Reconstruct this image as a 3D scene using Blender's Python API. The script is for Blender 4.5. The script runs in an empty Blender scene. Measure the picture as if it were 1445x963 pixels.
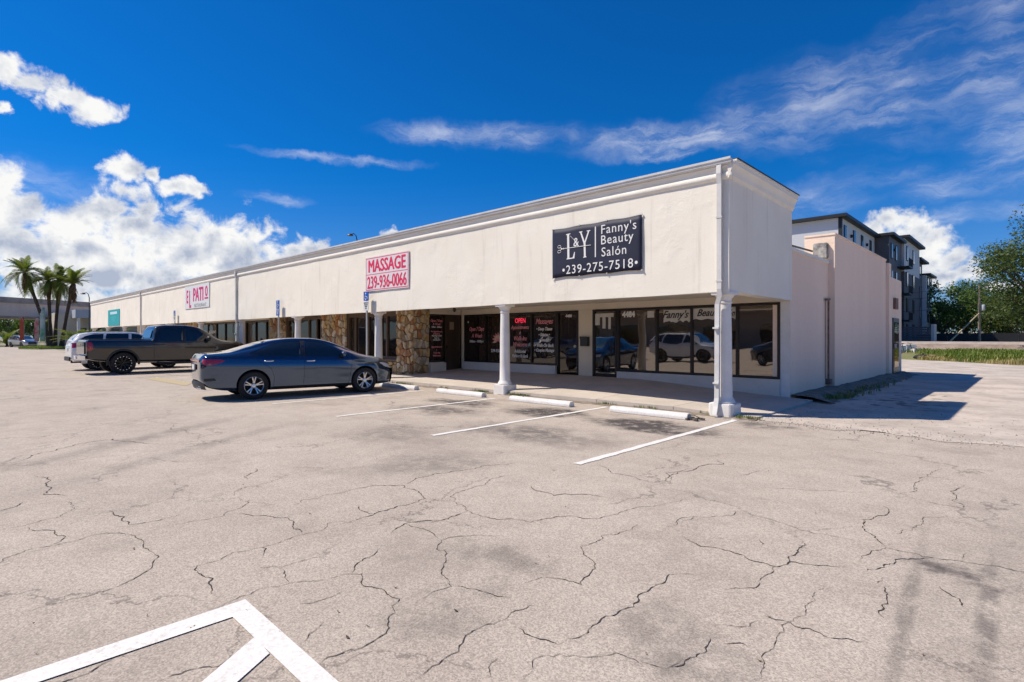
import bpy, bmesh, math, random
from mathutils import Vector, Matrix
random.seed(7)
S = bpy.context.scene
COL = S.collection
R = math.radians

# ------------------------------------------------------------------ camera
CAMH, FPX, CX, HY = 1.45, 776.0, 722.5, 476.0      # photo pixels (1445 x 963)
YAW = math.atan2(737.5, 776.0)
cam_d = bpy.data.cameras.new('camera'); cam = bpy.data.objects.new('camera', cam_d); COL.objects.link(cam)
cam.location = (0, 0, CAMH); cam.rotation_euler = (R(90), 0, YAW)
cam_d.sensor_width = 36; cam_d.lens = 36 * FPX / 1445; cam_d.shift_y = -(481.5 - HY) / 1445
cam_d.clip_end = 3000; cam_d.clip_start = 0.05
S.camera = cam
S.cycles.max_bounces = 5; S.cycles.diffuse_bounces = 3; S.cycles.glossy_bounces = 3; S.cycles.transmission_bounces = 2; S.cycles.transparent_max_bounces = 4
S.render.resolution_x, S.render.resolution_y = 1024, 682
S.view_settings.view_transform = 'Standard'; S.view_settings.look = 'None'
S.view_settings.gamma = 1; S.view_settings.use_curve_mapping = False
S.view_settings.exposure = 0.62

CA, SA = math.cos(YAW), math.sin(YAW)
def ray(px, py):
    u = (px - CX) / FPX; w = (HY - py) / FPX
    return Vector((CA * u - SA, SA * u + CA, w))
def G(px, py, z=0):                                  # pixel -> point on level z
    r = ray(px, py); t = (z - CAMH) / r.z
    return Vector((r.x * t, r.y * t, z))
def PY(px, py, Y):                                   # pixel -> (x, z) on the wall plane y = Y
    r = ray(px, py); t = Y / r.y
    return r.x * t, r.z * t + CAMH
def xat(px, Y): return PY(px, 470, Y)[0]
def PX(px, py, X):
    r = ray(px, py); t = X / r.x
    return r.y * t, r.z * t + CAMH
def P3(px, py, D):                                   # pixel at depth D along the view axis
    r = ray(px, py); return Vector((r.x * D, r.y * D, r.z * D + CAMH))

# ------------------------------------------------------------------ sky and sun
SUN = Vector((-2.75, -2.3, 4.62)).normalized()
EL = math.asin(SUN.z); AZ = math.atan2(SUN.x, SUN.y)
W = bpy.data.worlds.new('World'); S.world = W; W.use_nodes = True
W.cycles.sampling_method = 'MANUAL'; W.cycles.sample_map_resolution = 192
nt = W.node_tree; nt.nodes.clear()
def N(tree, kind, **kw):
    n = tree.nodes.new(kind)
    for k, v in kw.items():
        if k == 'inp':
            for a, b in v.items(): n.inputs[a].default_value = b
        else: setattr(n, k, v)
    return n
def wm(op, a, b=None, c=None, tree=None, clamp=False):
    t = tree or nt
    n = t.nodes.new('ShaderNodeMath'); n.operation = op; n.use_clamp = clamp
    for i, v in enumerate((a, b, c)):
        if v is None: continue
        if isinstance(v, (int, float)): n.inputs[i].default_value = v
        else: t.links.new(v, n.inputs[i])
    return n.outputs[0]
def vm(op, a, b=None, tree=None):
    t = tree or nt
    n = t.nodes.new('ShaderNodeVectorMath'); n.operation = op
    for i, v in enumerate((a, b)):
        if v is None: continue
        if isinstance(v, (tuple, list)): n.inputs[i].default_value = v
        else: t.links.new(v, n.inputs[i])
    return n.outputs['Value'] if op in ('LENGTH', 'DOT_PRODUCT') else n.outputs[0]
def smooth(v, a, b, tree=None, lo=0.0, hi=1.0):
    t = tree or nt
    n = t.nodes.new('ShaderNodeMapRange'); n.interpolation_type = 'SMOOTHSTEP'
    t.links.new(v, n.inputs[0]); n.inputs[1].default_value = a; n.inputs[2].default_value = b
    n.inputs[3].default_value = lo; n.inputs[4].default_value = hi
    return n.outputs[0]
def noise(tree, vec, scale, detail=4, rough=0.55, dist=0.0):
    n = N(tree, 'ShaderNodeTexNoise', inp={'Scale': scale, 'Detail': detail, 'Roughness': rough, 'Distortion': dist})
    tree.links.new(vec, n.inputs['Vector']); return n.outputs['Fac']
def mixc(tree, fac, a, b, blend='MIX'):
    n = tree.nodes.new('ShaderNodeMix'); n.data_type = 'RGBA'; n.blend_type = blend
    for i, v in ((0, fac), (6, a), (7, b)):
        if isinstance(v, (int, float)): n.inputs[i].default_value = v
        elif isinstance(v, (tuple, list)): n.inputs[i].default_value = (*v[:3], 1)
        else: tree.links.new(v, n.inputs[i])
    return n.outputs[2]

sky = N(nt, 'ShaderNodeTexSky', sky_type='NISHITA', sun_disc=False, sun_elevation=EL, sun_rotation=AZ,
        air_density=1.0, dust_density=0.25, ozone_density=1.6, altitude=0)
tc = N(nt, 'ShaderNodeTexCoord'); gen = tc.outputs['Generated']
sx = N(nt, 'ShaderNodeSeparateXYZ'); nt.links.new(gen, sx.inputs[0])
az = wm('ARCTAN2', sx.outputs[0], sx.outputs[1])
el = wm('ARCSINE', sx.outputs[2])
tint = mixc(nt, smooth(el, -.02, .30), (.34, .50, .86), (.02, .445, .97))      # deep polarised blue, the same all round
skyc = mixc(nt, 1.0, sky.outputs[0], tint, 'MULTIPLY')
cb = N(nt, 'ShaderNodeCombineXYZ'); nt.links.new(az, cb.inputs[0]); nt.links.new(el, cb.inputs[1])
P = cb.outputs[0]
def azel(px, py):
    r = ray(px, py).normalized(); return math.atan2(r.x, r.y), math.asin(r.z)
def blob(px, py, rx, ry):                             # a cloud lump: sky direction and angular half-size
    a, e = azel(px, py); a2, _ = azel(px + rx, py); _, e2 = azel(px, py - ry)
    return (a, e, abs(a2 - a), abs(e2 - e))
cum = [blob(*b) for b in [
    (12,102,34,24),(48,118,40,22),(85,136,38,22),(122,146,42,26),(6,152,14,10),
    (6,262,34,40),(30,292,40,24),(174,244,24,32),(182,272,34,24),(150,296,46,26),(205,300,36,18),(120,318,60,26),(190,322,60,28),
    (214,246,16,12),(248,260,34,14),(278,268,20,11),(50,342,60,28),(20,330,60,40),(145,350,66,28),(225,358,40,20),(262,371,34,14),(298,375,22,8),
    (50,385,90,34),(150,390,76,28),(225,396,50,15),(90,425,130,36),(-80,330,90,60),(-160,300,90,70),(-250,340,120,60),
    (416,352,24,14),(440,347,26,15),(553,328,16,9),(300,336,16,7),(328,338,22,11),
    (1258,312,34,18),(1290,318,40,24),(1315,338,40,26),(1295,350,50,26),(1335,392,58,15),(1360,386,34,12),(1305,372,60,26),(1340,365,40,20),(1410,408,40,12),
    (1540,380,60,24),(1640,360,80,40),(1230,330,24,16)]]
rnd = random.Random(3)
for k in range(7):                                   # the same fair-weather cumulus all round the horizon
    a = rnd.uniform(1.35, 5.0); e = rnd.uniform(0.03, 0.20)
    for j in range(2): cum.append((((a + rnd.uniform(-.1, .1) + math.pi) % (2*math.pi)) - math.pi, e + rnd.uniform(-.02, .03), rnd.uniform(.10, .2), rnd.uniform(.035, .07)))
def field(vec):
    out = None
    for (a, e, w, h) in cum:
        d = vm('MULTIPLY', vm('SUBTRACT', vec, (a, e, 0)), (1 / w, 1 / h, 0))
        l = wm('MULTIPLY_ADD', vm('LENGTH', d), -1.0, 1.35)
        out = l if out is None else wm('SMOOTH_MAX', out, l, 0.18)
    return out
wn = N(nt, 'ShaderNodeTexNoise', inp={'Scale': 18, 'Detail': 5, 'Roughness': .6}); nt.links.new(P, wn.inputs['Vector'])
Pw = vm('ADD', P, vm('MULTIPLY', vm('SUBTRACT', wn.outputs['Color'], (.5, .5, .5)), (.05, .04, 0)))
F = field(Pw)
nb = noise(nt, P, 26, 7, .60, .3)
dens = wm('ADD', F, wm('MULTIPLY', wm('SUBTRACT', nb, .5), 2.6))
a_cum = smooth(dens, .20, .85)
# relief: same noise sampled a little towards the sun side (upper left of every lump)
Ps = vm('ADD', P, (-.014, .022, 0))
n1 = noise(nt, P, 15, 5, .52); n2 = noise(nt, Ps, 15, 5, .52)
rel = wm('MULTIPLY_ADD', wm('SUBTRACT', n1, n2), 3.4, .86)
thick = smooth(dens, .6, 1.7)
lowel = smooth(el, .02, .30)
shade = wm('SUBTRACT', rel, wm('MULTIPLY', thick, wm('MULTIPLY_ADD', lowel, -.45, .80)), clamp=True)
c_cum = mixc(nt, shade, (3.7, 4.2, 5.3), (8.1, 8.1, 8.0))
# cirrus: stretched, fanned streaks
def rot2(vec, ang, sxy):
    m = N(nt, 'ShaderNodeMapping', vector_type='POINT'); nt.links.new(vec, m.inputs[0])
    m.inputs['Rotation'].default_value = (0, 0, ang); m.inputs['Scale'].default_value = (*sxy, 1); return m.outputs[0]
cir = [blob(*b) for b in [(1130,150,150,70),(1240,165,170,70),(1330,110,160,110),(1400,60,120,110),(1020,190,120,22),(900,200,140,26),(760,195,120,22),(640,190,110,20),
    (1380,255,150,26),(1220,250,110,20),(1150,280,110,26),(1350,300,140,16),(1180,262,60,12),(930,218,70,10),(1550,150,150,120),(1440,190,120,90),
    (390,281,52,9),(80,262,110,22),(60,250,90,24),(140,268,70,18),(240,340,110,14),(480,225,120,8)]]
cf = None
for (a, e, w, h) in cir:
    d = vm('MULTIPLY', vm('SUBTRACT', Pw, (a, e, 0)), (1 / w, 1 / h, 0))
    l = smooth(vm('LENGTH', d), 1.25, .1)
    cf = l if cf is None else wm('MAXIMUM', cf, l)
st = noise(nt, rot2(Pw, R(16), (3.0, 15)), 2.6, 7, .66, .5)
st2 = noise(nt, rot2(Pw, R(-24), (3.5, 11)), 2.4, 6, .66, .8)
veil = smooth(noise(nt, P, 5.5, 4, .5), .34, .62)
fib = smooth(wm('ADD', wm('MULTIPLY', st, .6), wm('MULTIPLY', st2, .4)), .38, .66)
a_cir = wm('MULTIPLY', wm('MULTIPLY', cf, wm('MULTIPLY_ADD', fib, .82, .10)), wm('MULTIPLY_ADD', veil, .56, .10))
c1 = mixc(nt, a_cir, skyc, (7.2, 7.4, 8.0))
c2 = mixc(nt, a_cum, c1, c_cum)
bg = N(nt, 'ShaderNodeBackground', inp={'Strength': .077}); nt.links.new(c2, bg.inputs[0])
wo = N(nt, 'ShaderNodeOutputWorld'); nt.links.new(bg.outputs[0], wo.inputs[0])

sd = bpy.data.lights.new('sun', 'SUN'); sd.energy = 3.7; sd.angle = R(.53); sd.color = (1, .91, .775)
so = bpy.data.objects.new('sun', sd); COL.objects.link(so); so.rotation_euler = SUN.to_track_quat('Z', 'Y').to_euler(); so.location = (-20, -20, 40)

# ------------------------------------------------------------------ materials
def new_mat(name):
    m = bpy.data.materials.new(name); m.use_nodes = True
    return m, m.node_tree, m.node_tree.nodes['Principled BSDF']
def mat(name, col, rough=.7, var=.0, vscale=3, bump=0, bscale=40, metal=0, coat=0, spec=.5, col2=None, dirt=0, coords='pos', bdetail=4, streak=False, bdist=.02, emit=None):
    m, t, b = new_mat(name)
    b.inputs['Base Color'].default_value = (*col, 1); b.inputs['Roughness'].default_value = rough
    b.inputs['Metallic'].default_value = metal; b.inputs['Coat Weight'].default_value = coat; b.inputs['Coat Roughness'].default_value = .03
    b.inputs['Specular IOR Level'].default_value = spec
    if emit: b.inputs['Emission Color'].default_value = (*emit[0], 1); b.inputs['Emission Strength'].default_value = emit[1]
    if coords == 'pos': vec = N(t, 'ShaderNodeNewGeometry').outputs['Position']
    else: vec = N(t, 'ShaderNodeTexCoord').outputs['Object']
    if var or col2:
        vv = vec
        if streak:
            mp = N(t, 'ShaderNodeMapping'); t.links.new(vec, mp.inputs[0]); mp.inputs['Scale'].default_value = (1, 1, .12); vv = mp.outputs[0]
        f = noise(t, vv, vscale, 6, .6)
        f = smooth(f, .3, .7, t)
        c2_ = col2 or tuple(max(0, c * (1 - var)) for c in col)
        c = mixc(t, f, col, c2_)
        if dirt:
            f2 = smooth(noise(t, vec, vscale * 7, 5, .65), .52, .75, t)
            c = mixc(t, wm('MULTIPLY', f2, dirt, tree=t), c, tuple(x * .45 for x in col))
        t.links.new(c, b.inputs['Base Color'])
    if bump:
        bn = N(t, 'ShaderNodeBump', inp={'Strength': bump, 'Distance': bdist}); t.links.new(noise(t, vec, bscale, bdetail, .6), bn.inputs['Height']); t.links.new(bn.outputs[0], b.inputs['Normal'])
    return m

# ------------------------------------------------------------------ mesh helpers
class MB:
    def __init__(s): s.v = []; s.f = []; s.mi = []
    def add(s, vs, fs, mi=0):
        o = len(s.v); s.v += [tuple(v) for v in vs]; s.f += [tuple(i + o for i in f) for f in fs]; s.mi += [mi] * len(fs); return s
    def box(s, x0, x1, y0, y1, z0, z1, mi=0):
        return s.add([(x0,y0,z0),(x1,y0,z0),(x1,y1,z0),(x0,y1,z0),(x0,y0,z1),(x1,y0,z1),(x1,y1,z1),(x0,y1,z1)],
                     [(0,3,2,1),(4,5,6,7),(0,1,5,4),(1,2,6,5),(2,3,7,6),(3,0,4,7)], mi)
    def prism(s, poly, fn, a0, a1, mi=0):             # poly 2-D, fn(u, v, a) -> 3-D
        n = len(poly)
        return s.add([fn(u, v, a0) for u, v in poly] + [fn(u, v, a1) for u, v in poly],
                     [tuple(range(n))[::-1], tuple(range(n, 2*n))] + [(i, (i+1) % n, n + (i+1) % n, n + i) for i in range(n)], mi)
    def grid(s, rows, mi=0, closed=False):
        n = len(rows[0]); vs = [p for r in rows for p in r]; fs = []
        for i in range(len(rows) - 1):
            for j in range(n if closed else n - 1):
                fs.append((i*n + j, i*n + (j+1) % n, (i+1)*n + (j+1) % n, (i+1)*n + j))
        return s.add(vs, fs, mi)
    def lathe(s, prof, n=16, fn=lambda x, y, z: (x, y, z), mi=0, caps=True):
        rows = [[fn(r*math.cos(2*math.pi*k/n), r*math.sin(2*math.pi*k/n), z) for k in range(n)] for r, z in prof]
        s.grid(rows, mi, True)
        if caps:
            o = len(s.v); s.v += [tuple(p) for p in rows[0]] + [tuple(p) for p in rows[-1]]
            s.f += [tuple(o + k for k in range(n))[::-1], tuple(o + n + k for k in range(n))]; s.mi += [mi, mi]
        return s
    def tube(s, pts, r, n=8, mi=0):
        pts = [Vector(p) for p in pts]; rows = []
        for i, p in enumerate(pts):
            d = (pts[min(i+1, len(pts)-1)] - pts[max(i-1, 0)]).normalized()
            up = Vector((0, 0, 1)) if abs(d.z) < .9 else Vector((1, 0, 0))
            a = d.cross(up).normalized(); b = a.cross(d); rr = r[i] if isinstance(r, (list, tuple)) else r
            rows.append([p + (a*math.cos(2*math.pi*k/n) + b*math.sin(2*math.pi*k/n)) * rr for k in range(n)])
        s.grid(rows, mi, True)
        o = len(s.v); s.v += [tuple(p) for p in rows[0]] + [tuple(p) for p in rows[-1]]
        s.f += [tuple(o + k for k in range(n)), tuple(o + n + k for k in range(n))[::-1]]; s.mi += [mi, mi]
        return s
    def build(s, name, mats, parent=None, smooth=None, bevel=0, fix=True):
        me = bpy.data.meshes.new(name); me.from_pydata(s.v, [], s.f)
        if not isinstance(mats, (list, tuple)): mats = [mats]
        for m in mats: me.materials.append(m)
        if len(mats) > 1: me.polygons.foreach_set('material_index', s.mi)
        if fix or bevel:
            bm = bmesh.new(); bm.from_mesh(me)
            if fix == 'weld': bmesh.ops.remove_doubles(bm, verts=bm.verts, dist=1e-5)
            if fix: bmesh.ops.recalc_face_normals(bm, faces=bm.faces)
            if bevel: bmesh.ops.bevel(bm, geom=[e for e in bm.edges], offset=bevel, segments=2, affect='EDGES', clamp_overlap=True)
            bm.to_mesh(me); bm.free()
        if smooth is not None:
            me.polygons.foreach_set('use_smooth', [True] * len(me.polygons)); me.set_sharp_from_angle(angle=R(smooth))
        o = bpy.data.objects.new(name, me); COL.objects.link(o)
        if parent: o.parent = parent
        return o
def tag(o, label=None, cat=None, group=None, kind=None):
    for k, v in (('label', label), ('category', cat), ('group', group), ('kind', kind)):
        if v: o[k] = v
    return o
def empty(name, loc=(0, 0, 0), rz=0):
    o = bpy.data.objects.new(name, None); COL.objects.link(o); o.location = loc; o.rotation_euler = (0, 0, rz); o.empty_display_size = .2; return o
def obj_from(me, name, parent=None, M=None):
    o = bpy.data.objects.new(name, me); COL.objects.link(o)
    if parent: o.parent = parent
    if M is not None: o.matrix_basis = M
    return o
def copy_tree(o, parent=None):
    c = o.copy(); COL.objects.link(c); c.parent = parent
    for ch in list(o.children): copy_tree(ch, c)
    return c
def text_obj(body, size, m, parent, place, name='lettering', sx=1.0, bold=0, shear=0, align='CENTER', depth=.002, space=1.0, line=1.0, fat=0):
    """place(u, v, w) maps text-plane metres (u right, v up, w outwards) to world"""
    cu = bpy.data.curves.new(name, 'FONT'); cu.body = body; cu.size = size; cu.align_x = align; cu.align_y = 'CENTER'
    cu.offset = bold; cu.shear = shear; cu.extrude = depth; cu.space_character = space; cu.space_line = line; cu.resolution_u = 3
    ob = bpy.data.objects.new('t', cu); COL.objects.link(ob)
    dg = bpy.context.evaluated_depsgraph_get(); me = bpy.data.meshes.new_from_object(ob.evaluated_get(dg))
    bpy.data.objects.remove(ob); bpy.data.curves.remove(cu)
    ys_ = [v.co.y for v in me.vertices] or [0]; yo = (min(ys_) + max(ys_)) / 2
    for v in me.vertices: v.co = place(v.co.x * sx, v.co.y - yo, v.co.z + depth)
    if fat:                                            # heavier strokes: side-shifted repeats, each a hair deeper
        vs = [v.co.copy() for v in me.vertices]; fs = [tuple(p.vertices) for p in me.polygons]; V, Fc = list(vs), list(fs); o0 = place(0, 0, 0); ex = Vector(place(1, 0, 0)) - Vector(o0); ez = Vector(place(0, 0, 1)) - Vector(o0); ey = Vector(place(0, 1, 0)) - Vector(o0)
        for q, (dx, dy) in enumerate(((-1, 0), (1, 0), (0, .6), (0, -.6)), 1):
            k = len(V); V += [v + ex*dx*fat + ey*dy*fat - ez*.0004*q for v in vs]; Fc += [tuple(i + k for i in f) for f in fs]
        me = bpy.data.meshes.new(name); me.from_pydata(V, [], Fc)
    me.materials.clear(); me.materials.append(m); me.name = name
    return obj_from(me, name, parent)

# ================================================================== GROUND
def asphalt():
    m, t, b = new_mat('bleached_asphalt'); pos = N(t, 'ShaderNodeNewGeometry').outputs['Position']
    f1 = smooth(noise(t, pos, .35, 5, .6), .3, .7, t); f2 = smooth(noise(t, pos, 2.2, 6, .65), .35, .7, t)
    c = mixc(t, f1, (.475, .408, .343), (.425, .363, .303)); c = mixc(t, wm('MULTIPLY', f2, .45, tree=t), c, (.345, .28, .237))
    ag = noise(t, pos, 62, 3, .75); c = mixc(t, smooth(ag, .35, .68, t), tuple([.0]*3), tuple([1.]*3)) if False else c
    for sc_, lo_, hi_ in ((130, .72, 1.25), (50, .96, 1.04)):     # aggregate: every stone its own grey
        vg = N(t, 'ShaderNodeTexVoronoi', inp={'Scale': sc_}); t.links.new(pos, vg.inputs['Vector']); sg = N(t, 'ShaderNodeSeparateColor'); t.links.new(vg.outputs['Color'], sg.inputs[0])
        mr = N(t, 'ShaderNodeMapRange', inp={3: lo_, 4: hi_}); t.links.new(sg.outputs[0], mr.inputs[0]); gv = N(t, 'ShaderNodeCombineColor')
        for q_ in range(3): t.links.new(mr.outputs[0], gv.inputs[q_])
        c = mixc(t, 1.0, c, gv.outputs[0], 'MULTIPLY')
    pit = smooth(noise(t, pos, 48, 3, .7), .36, .27, t); c = mixc(t, wm('MULTIPLY', pit, .8, tree=t), c, (.10, .085, .075))
    blot = smooth(noise(t, pos, .75, 8, .72), .50, .72, t); c = mixc(t, wm('MULTIPLY', blot, .42, tree=t), c, (.19, .155, .135))
    # oil and tyre stains, each where cars stand or turn
    d = None
    wob = N(t, 'ShaderNodeTexNoise', inp={'Scale': 1.3, 'Detail': 6, 'Roughness': .65}); t.links.new(pos, wob.inputs['Vector'])
    pw = vm('ADD', pos, vm('MULTIPLY', vm('SUBTRACT', wob.outputs['Color'], (.5,.5,.5), t), (1.5, 1.5, 0), t), t)
    stains = []
    for (px, py, rx, ry, s) in [(905,600,1.05,.6,1.2),(950,608,.7,.4,.9),(770,582,1.0,.55,1.1),(650,568,1.0,.55,1.0),(745,612,1.4,.7,.6),(620,578,1.2,.6,.7),(560,612,1.1,.7,.35),
                              (1075,600,.5,.35,.6),(600,655,.6,.9,.35),(1340,800,.25,.22,.7),(700,790,.35,.3,.35),(640,860,.3,.25,.3),(1000,940,.35,.2,.35),(960,880,.25,.3,.3)]:
        g = G(px, py); stains.append((g.x, g.y, rx, ry, 0, s))
    for (a, b_, w, s) in [((1300,770),(1250,1000),.05,.42),((1400,790),(1383,1000),.06,.5),((1345,800),(1320,1000),.30,.12),((1420,700),(1440,960),.3,.12),((20,660),(330,590),.22,.3),((60,690),(400,600),.2,.25)]:
        g, h = G(*a), G(*b_); q = (g + h) / 2; dlt = h - g
        stains.append((q.x, q.y, dlt.length * .62, w, math.atan2(dlt.y, dlt.x), s))
    for (x, y, rx, ry, an, s) in stains:
        mp = N(t, 'ShaderNodeMapping', vector_type='TEXTURE'); t.links.new(pw if rx < 2 and an == 0 else pos, mp.inputs[0])
        mp.inputs['Location'].default_value = (x, y, 0); mp.inputs['Rotation'].default_value = (0, 0, an); mp.inputs['Scale'].default_value = (rx, ry, 1)
        sxy = vm('MULTIPLY', mp.outputs[0], (1, 1, 0), t)
        k = wm('MULTIPLY', smooth(vm('LENGTH', sxy, tree=t), 1.35, .25, t), s, tree=t)
        d = k if d is None else wm('MAXIMUM', d, k, tree=t)
    grain = smooth(noise(t, pos, 4.5, 8, .75), .30, .58, t)
    c = mixc(t, wm('MULTIPLY', wm('MULTIPLY', d, grain, tree=t), 1.25, tree=t, clamp=True), c, (.075, .064, .06))
    # hairline craze
    vo = N(t, 'ShaderNodeTexVoronoi', feature='DISTANCE_TO_EDGE', inp={'Scale': .55}); t.links.new(pw, vo.inputs['Vector'])
    hair = wm('MULTIPLY', smooth(vo.outputs['Distance'], .012, .002, t), smooth(noise(t, pos, .6, 3), .45, .6, t), tree=t)
    c = mixc(t, wm('MULTIPLY', hair, .6, tree=t), c, (.12, .10, .09))
    t.links.new(c, b.inputs['Base Color']); b.inputs['Roughness'].default_value = .88; b.inputs['Specular IOR Level'].default_value = .3
    bn = N(t, 'ShaderNodeBump', inp={'Strength': .5, 'Distance': .006}); t.links.new(ag, bn.inputs['Height']); t.links.new(bn.outputs[0], b.inputs['Normal'])
    return m
M_asph = asphalt()
M_ground = mat('sandy_soil', (.34, .29, .22), .95, vscale=.15, col2=(.16, .17, .07), dirt=.3)
M_alley = mat('worn_limerock', (.58, .50, .43), .92, vscale=.9, col2=(.40, .34, .29), dirt=.95, bump=.8, bscale=30, bdist=.015)
def worn_paint(name, col, under, lo, hi):
    m, t, b = new_mat(name); pos = N(t, 'ShaderNodeNewGeometry').outputs['Position']
    w1 = smooth(noise(t, pos, 28, 6, .72), lo, hi, t); w2 = smooth(noise(t, pos, 2.2, 4, .6), .3, .75, t)
    c = mixc(t, smooth(noise(t, pos, 70, 3), .3, .7, t), col, tuple(q * .86 for q in col)); c = mixc(t, wm('MULTIPLY', w1, wm('MULTIPLY_ADD', w2, .50, .12, tree=t), tree=t), c, under)
    t.links.new(c, b.inputs['Base Color']); b.inputs['Roughness'].default_value = .8; return m
M_paint = worn_paint('white_line_paint', (.78, .75, .71), (.40, .33, .28), .48, .66)
M_yellow = worn_paint('faded_yellow_paint', (.46, .37, .19), (.42, .345, .29), .36, .58)
M_crack = mat('dark_crack', (.055, .044, .038), .95)  # one even dark colour for the crack ribbons
M_conc = mat('sidewalk_concrete', (.56, .49, .42), .85, vscale=1.2, col2=(.47, .41, .35), dirt=.25, bump=.3, bscale=60)
M_dark_soil = mat('kerb_dirt', (.16, .125, .095), .95, vscale=5, col2=(.26, .215, .17), bump=.8, bscale=25)

def sheet(name, poly, z, m, parent=None):
    return MB().add([(x, y, z) for x, y in poly], [tuple(range(len(poly)))]).build(name, m, parent, fix=False)
KERB = 9.92
tag(sheet('ground', [(-900,-900),(900,-900),(900,900),(-900,900)], -.03, M_ground), kind='structure')
lot = tag(sheet('parking_lot', [(-112,-70),(60,-70),(60,9.9),(-3.7,9.9),(-3.7,9.97),(-112,9.97)], 0, M_asph), kind='structure')
rr = random.Random(5)
edge = [(-3.9, 9.55)]
x = -3.6
while x < 60: edge.append((x, 9.82 + rr.uniform(-.22, .16))); x += rr.uniform(.1, .5)
alley = tag(sheet('alley', edge + [(60, 30), (10, 33), (0, 38.2), (-6, 44.2), (-12, 50), (-30, 50), (-30, 12), (-3.9, 12)], .005, M_alley), kind='structure')
# loose gravel along the ragged edge
mb = MB()
for k in range(1500):
    x = rr.uniform(-3.7, 6.5); y = rr.gauss(9.95, .28) if rr.random() < .7 else rr.uniform(9.6, 13); s = rr.uniform(.006, .022)
    a = rr.uniform(0, 6.28); pts = [(x + s*math.cos(a + i*2.09), y + s*math.sin(a + i*2.09), .005) for i in range(3)] + [(x, y, .005 + s*.9)]
    mb.add(pts, [(0,1,3),(1,2,3),(2,0,3)])
tag(mb.build('gravel', mat('gravel_stone', (.50, .44, .38), .9, vscale=14, col2=(.22, .19, .17))), kind='stuff')

def ribbon(mb, pts, w, z, jit, r):
    P2 = [Vector((p[0], p[1])) for p in pts]
    def sub(a, b, k):
        d = b - a
        if d.length < .035 or k > 7: return [b]
        q = a + d * r.uniform(.38, .62) + Vector((-d.y, d.x)) * r.gauss(0, .10)
        return sub(a, q, k + 1) + sub(q, b, k + 1)
    out = [P2[0]]
    for a, b in zip(P2, P2[1:]): out += sub(a, b, 0)
    rows = []; n = len(out)
    for i, p in enumerate(out):
        d = (out[min(i+1, n-1)] - out[max(i-1, 0)]); nrm = Vector((-d.y, d.x)).normalized() if d.length > 1e-6 else Vector((0, 1))
        taper = min(1, .25 + 5 * min(i, n - 1 - i) / n); ww = w * taper * r.uniform(.25, 1.4) / 2
        rows.append([(p.x + nrm.x*ww, p.y + nrm.y*ww, z), (p.x - nrm.x*ww, p.y - nrm.y*ww, z)])
    mb.grid(rows)
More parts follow.
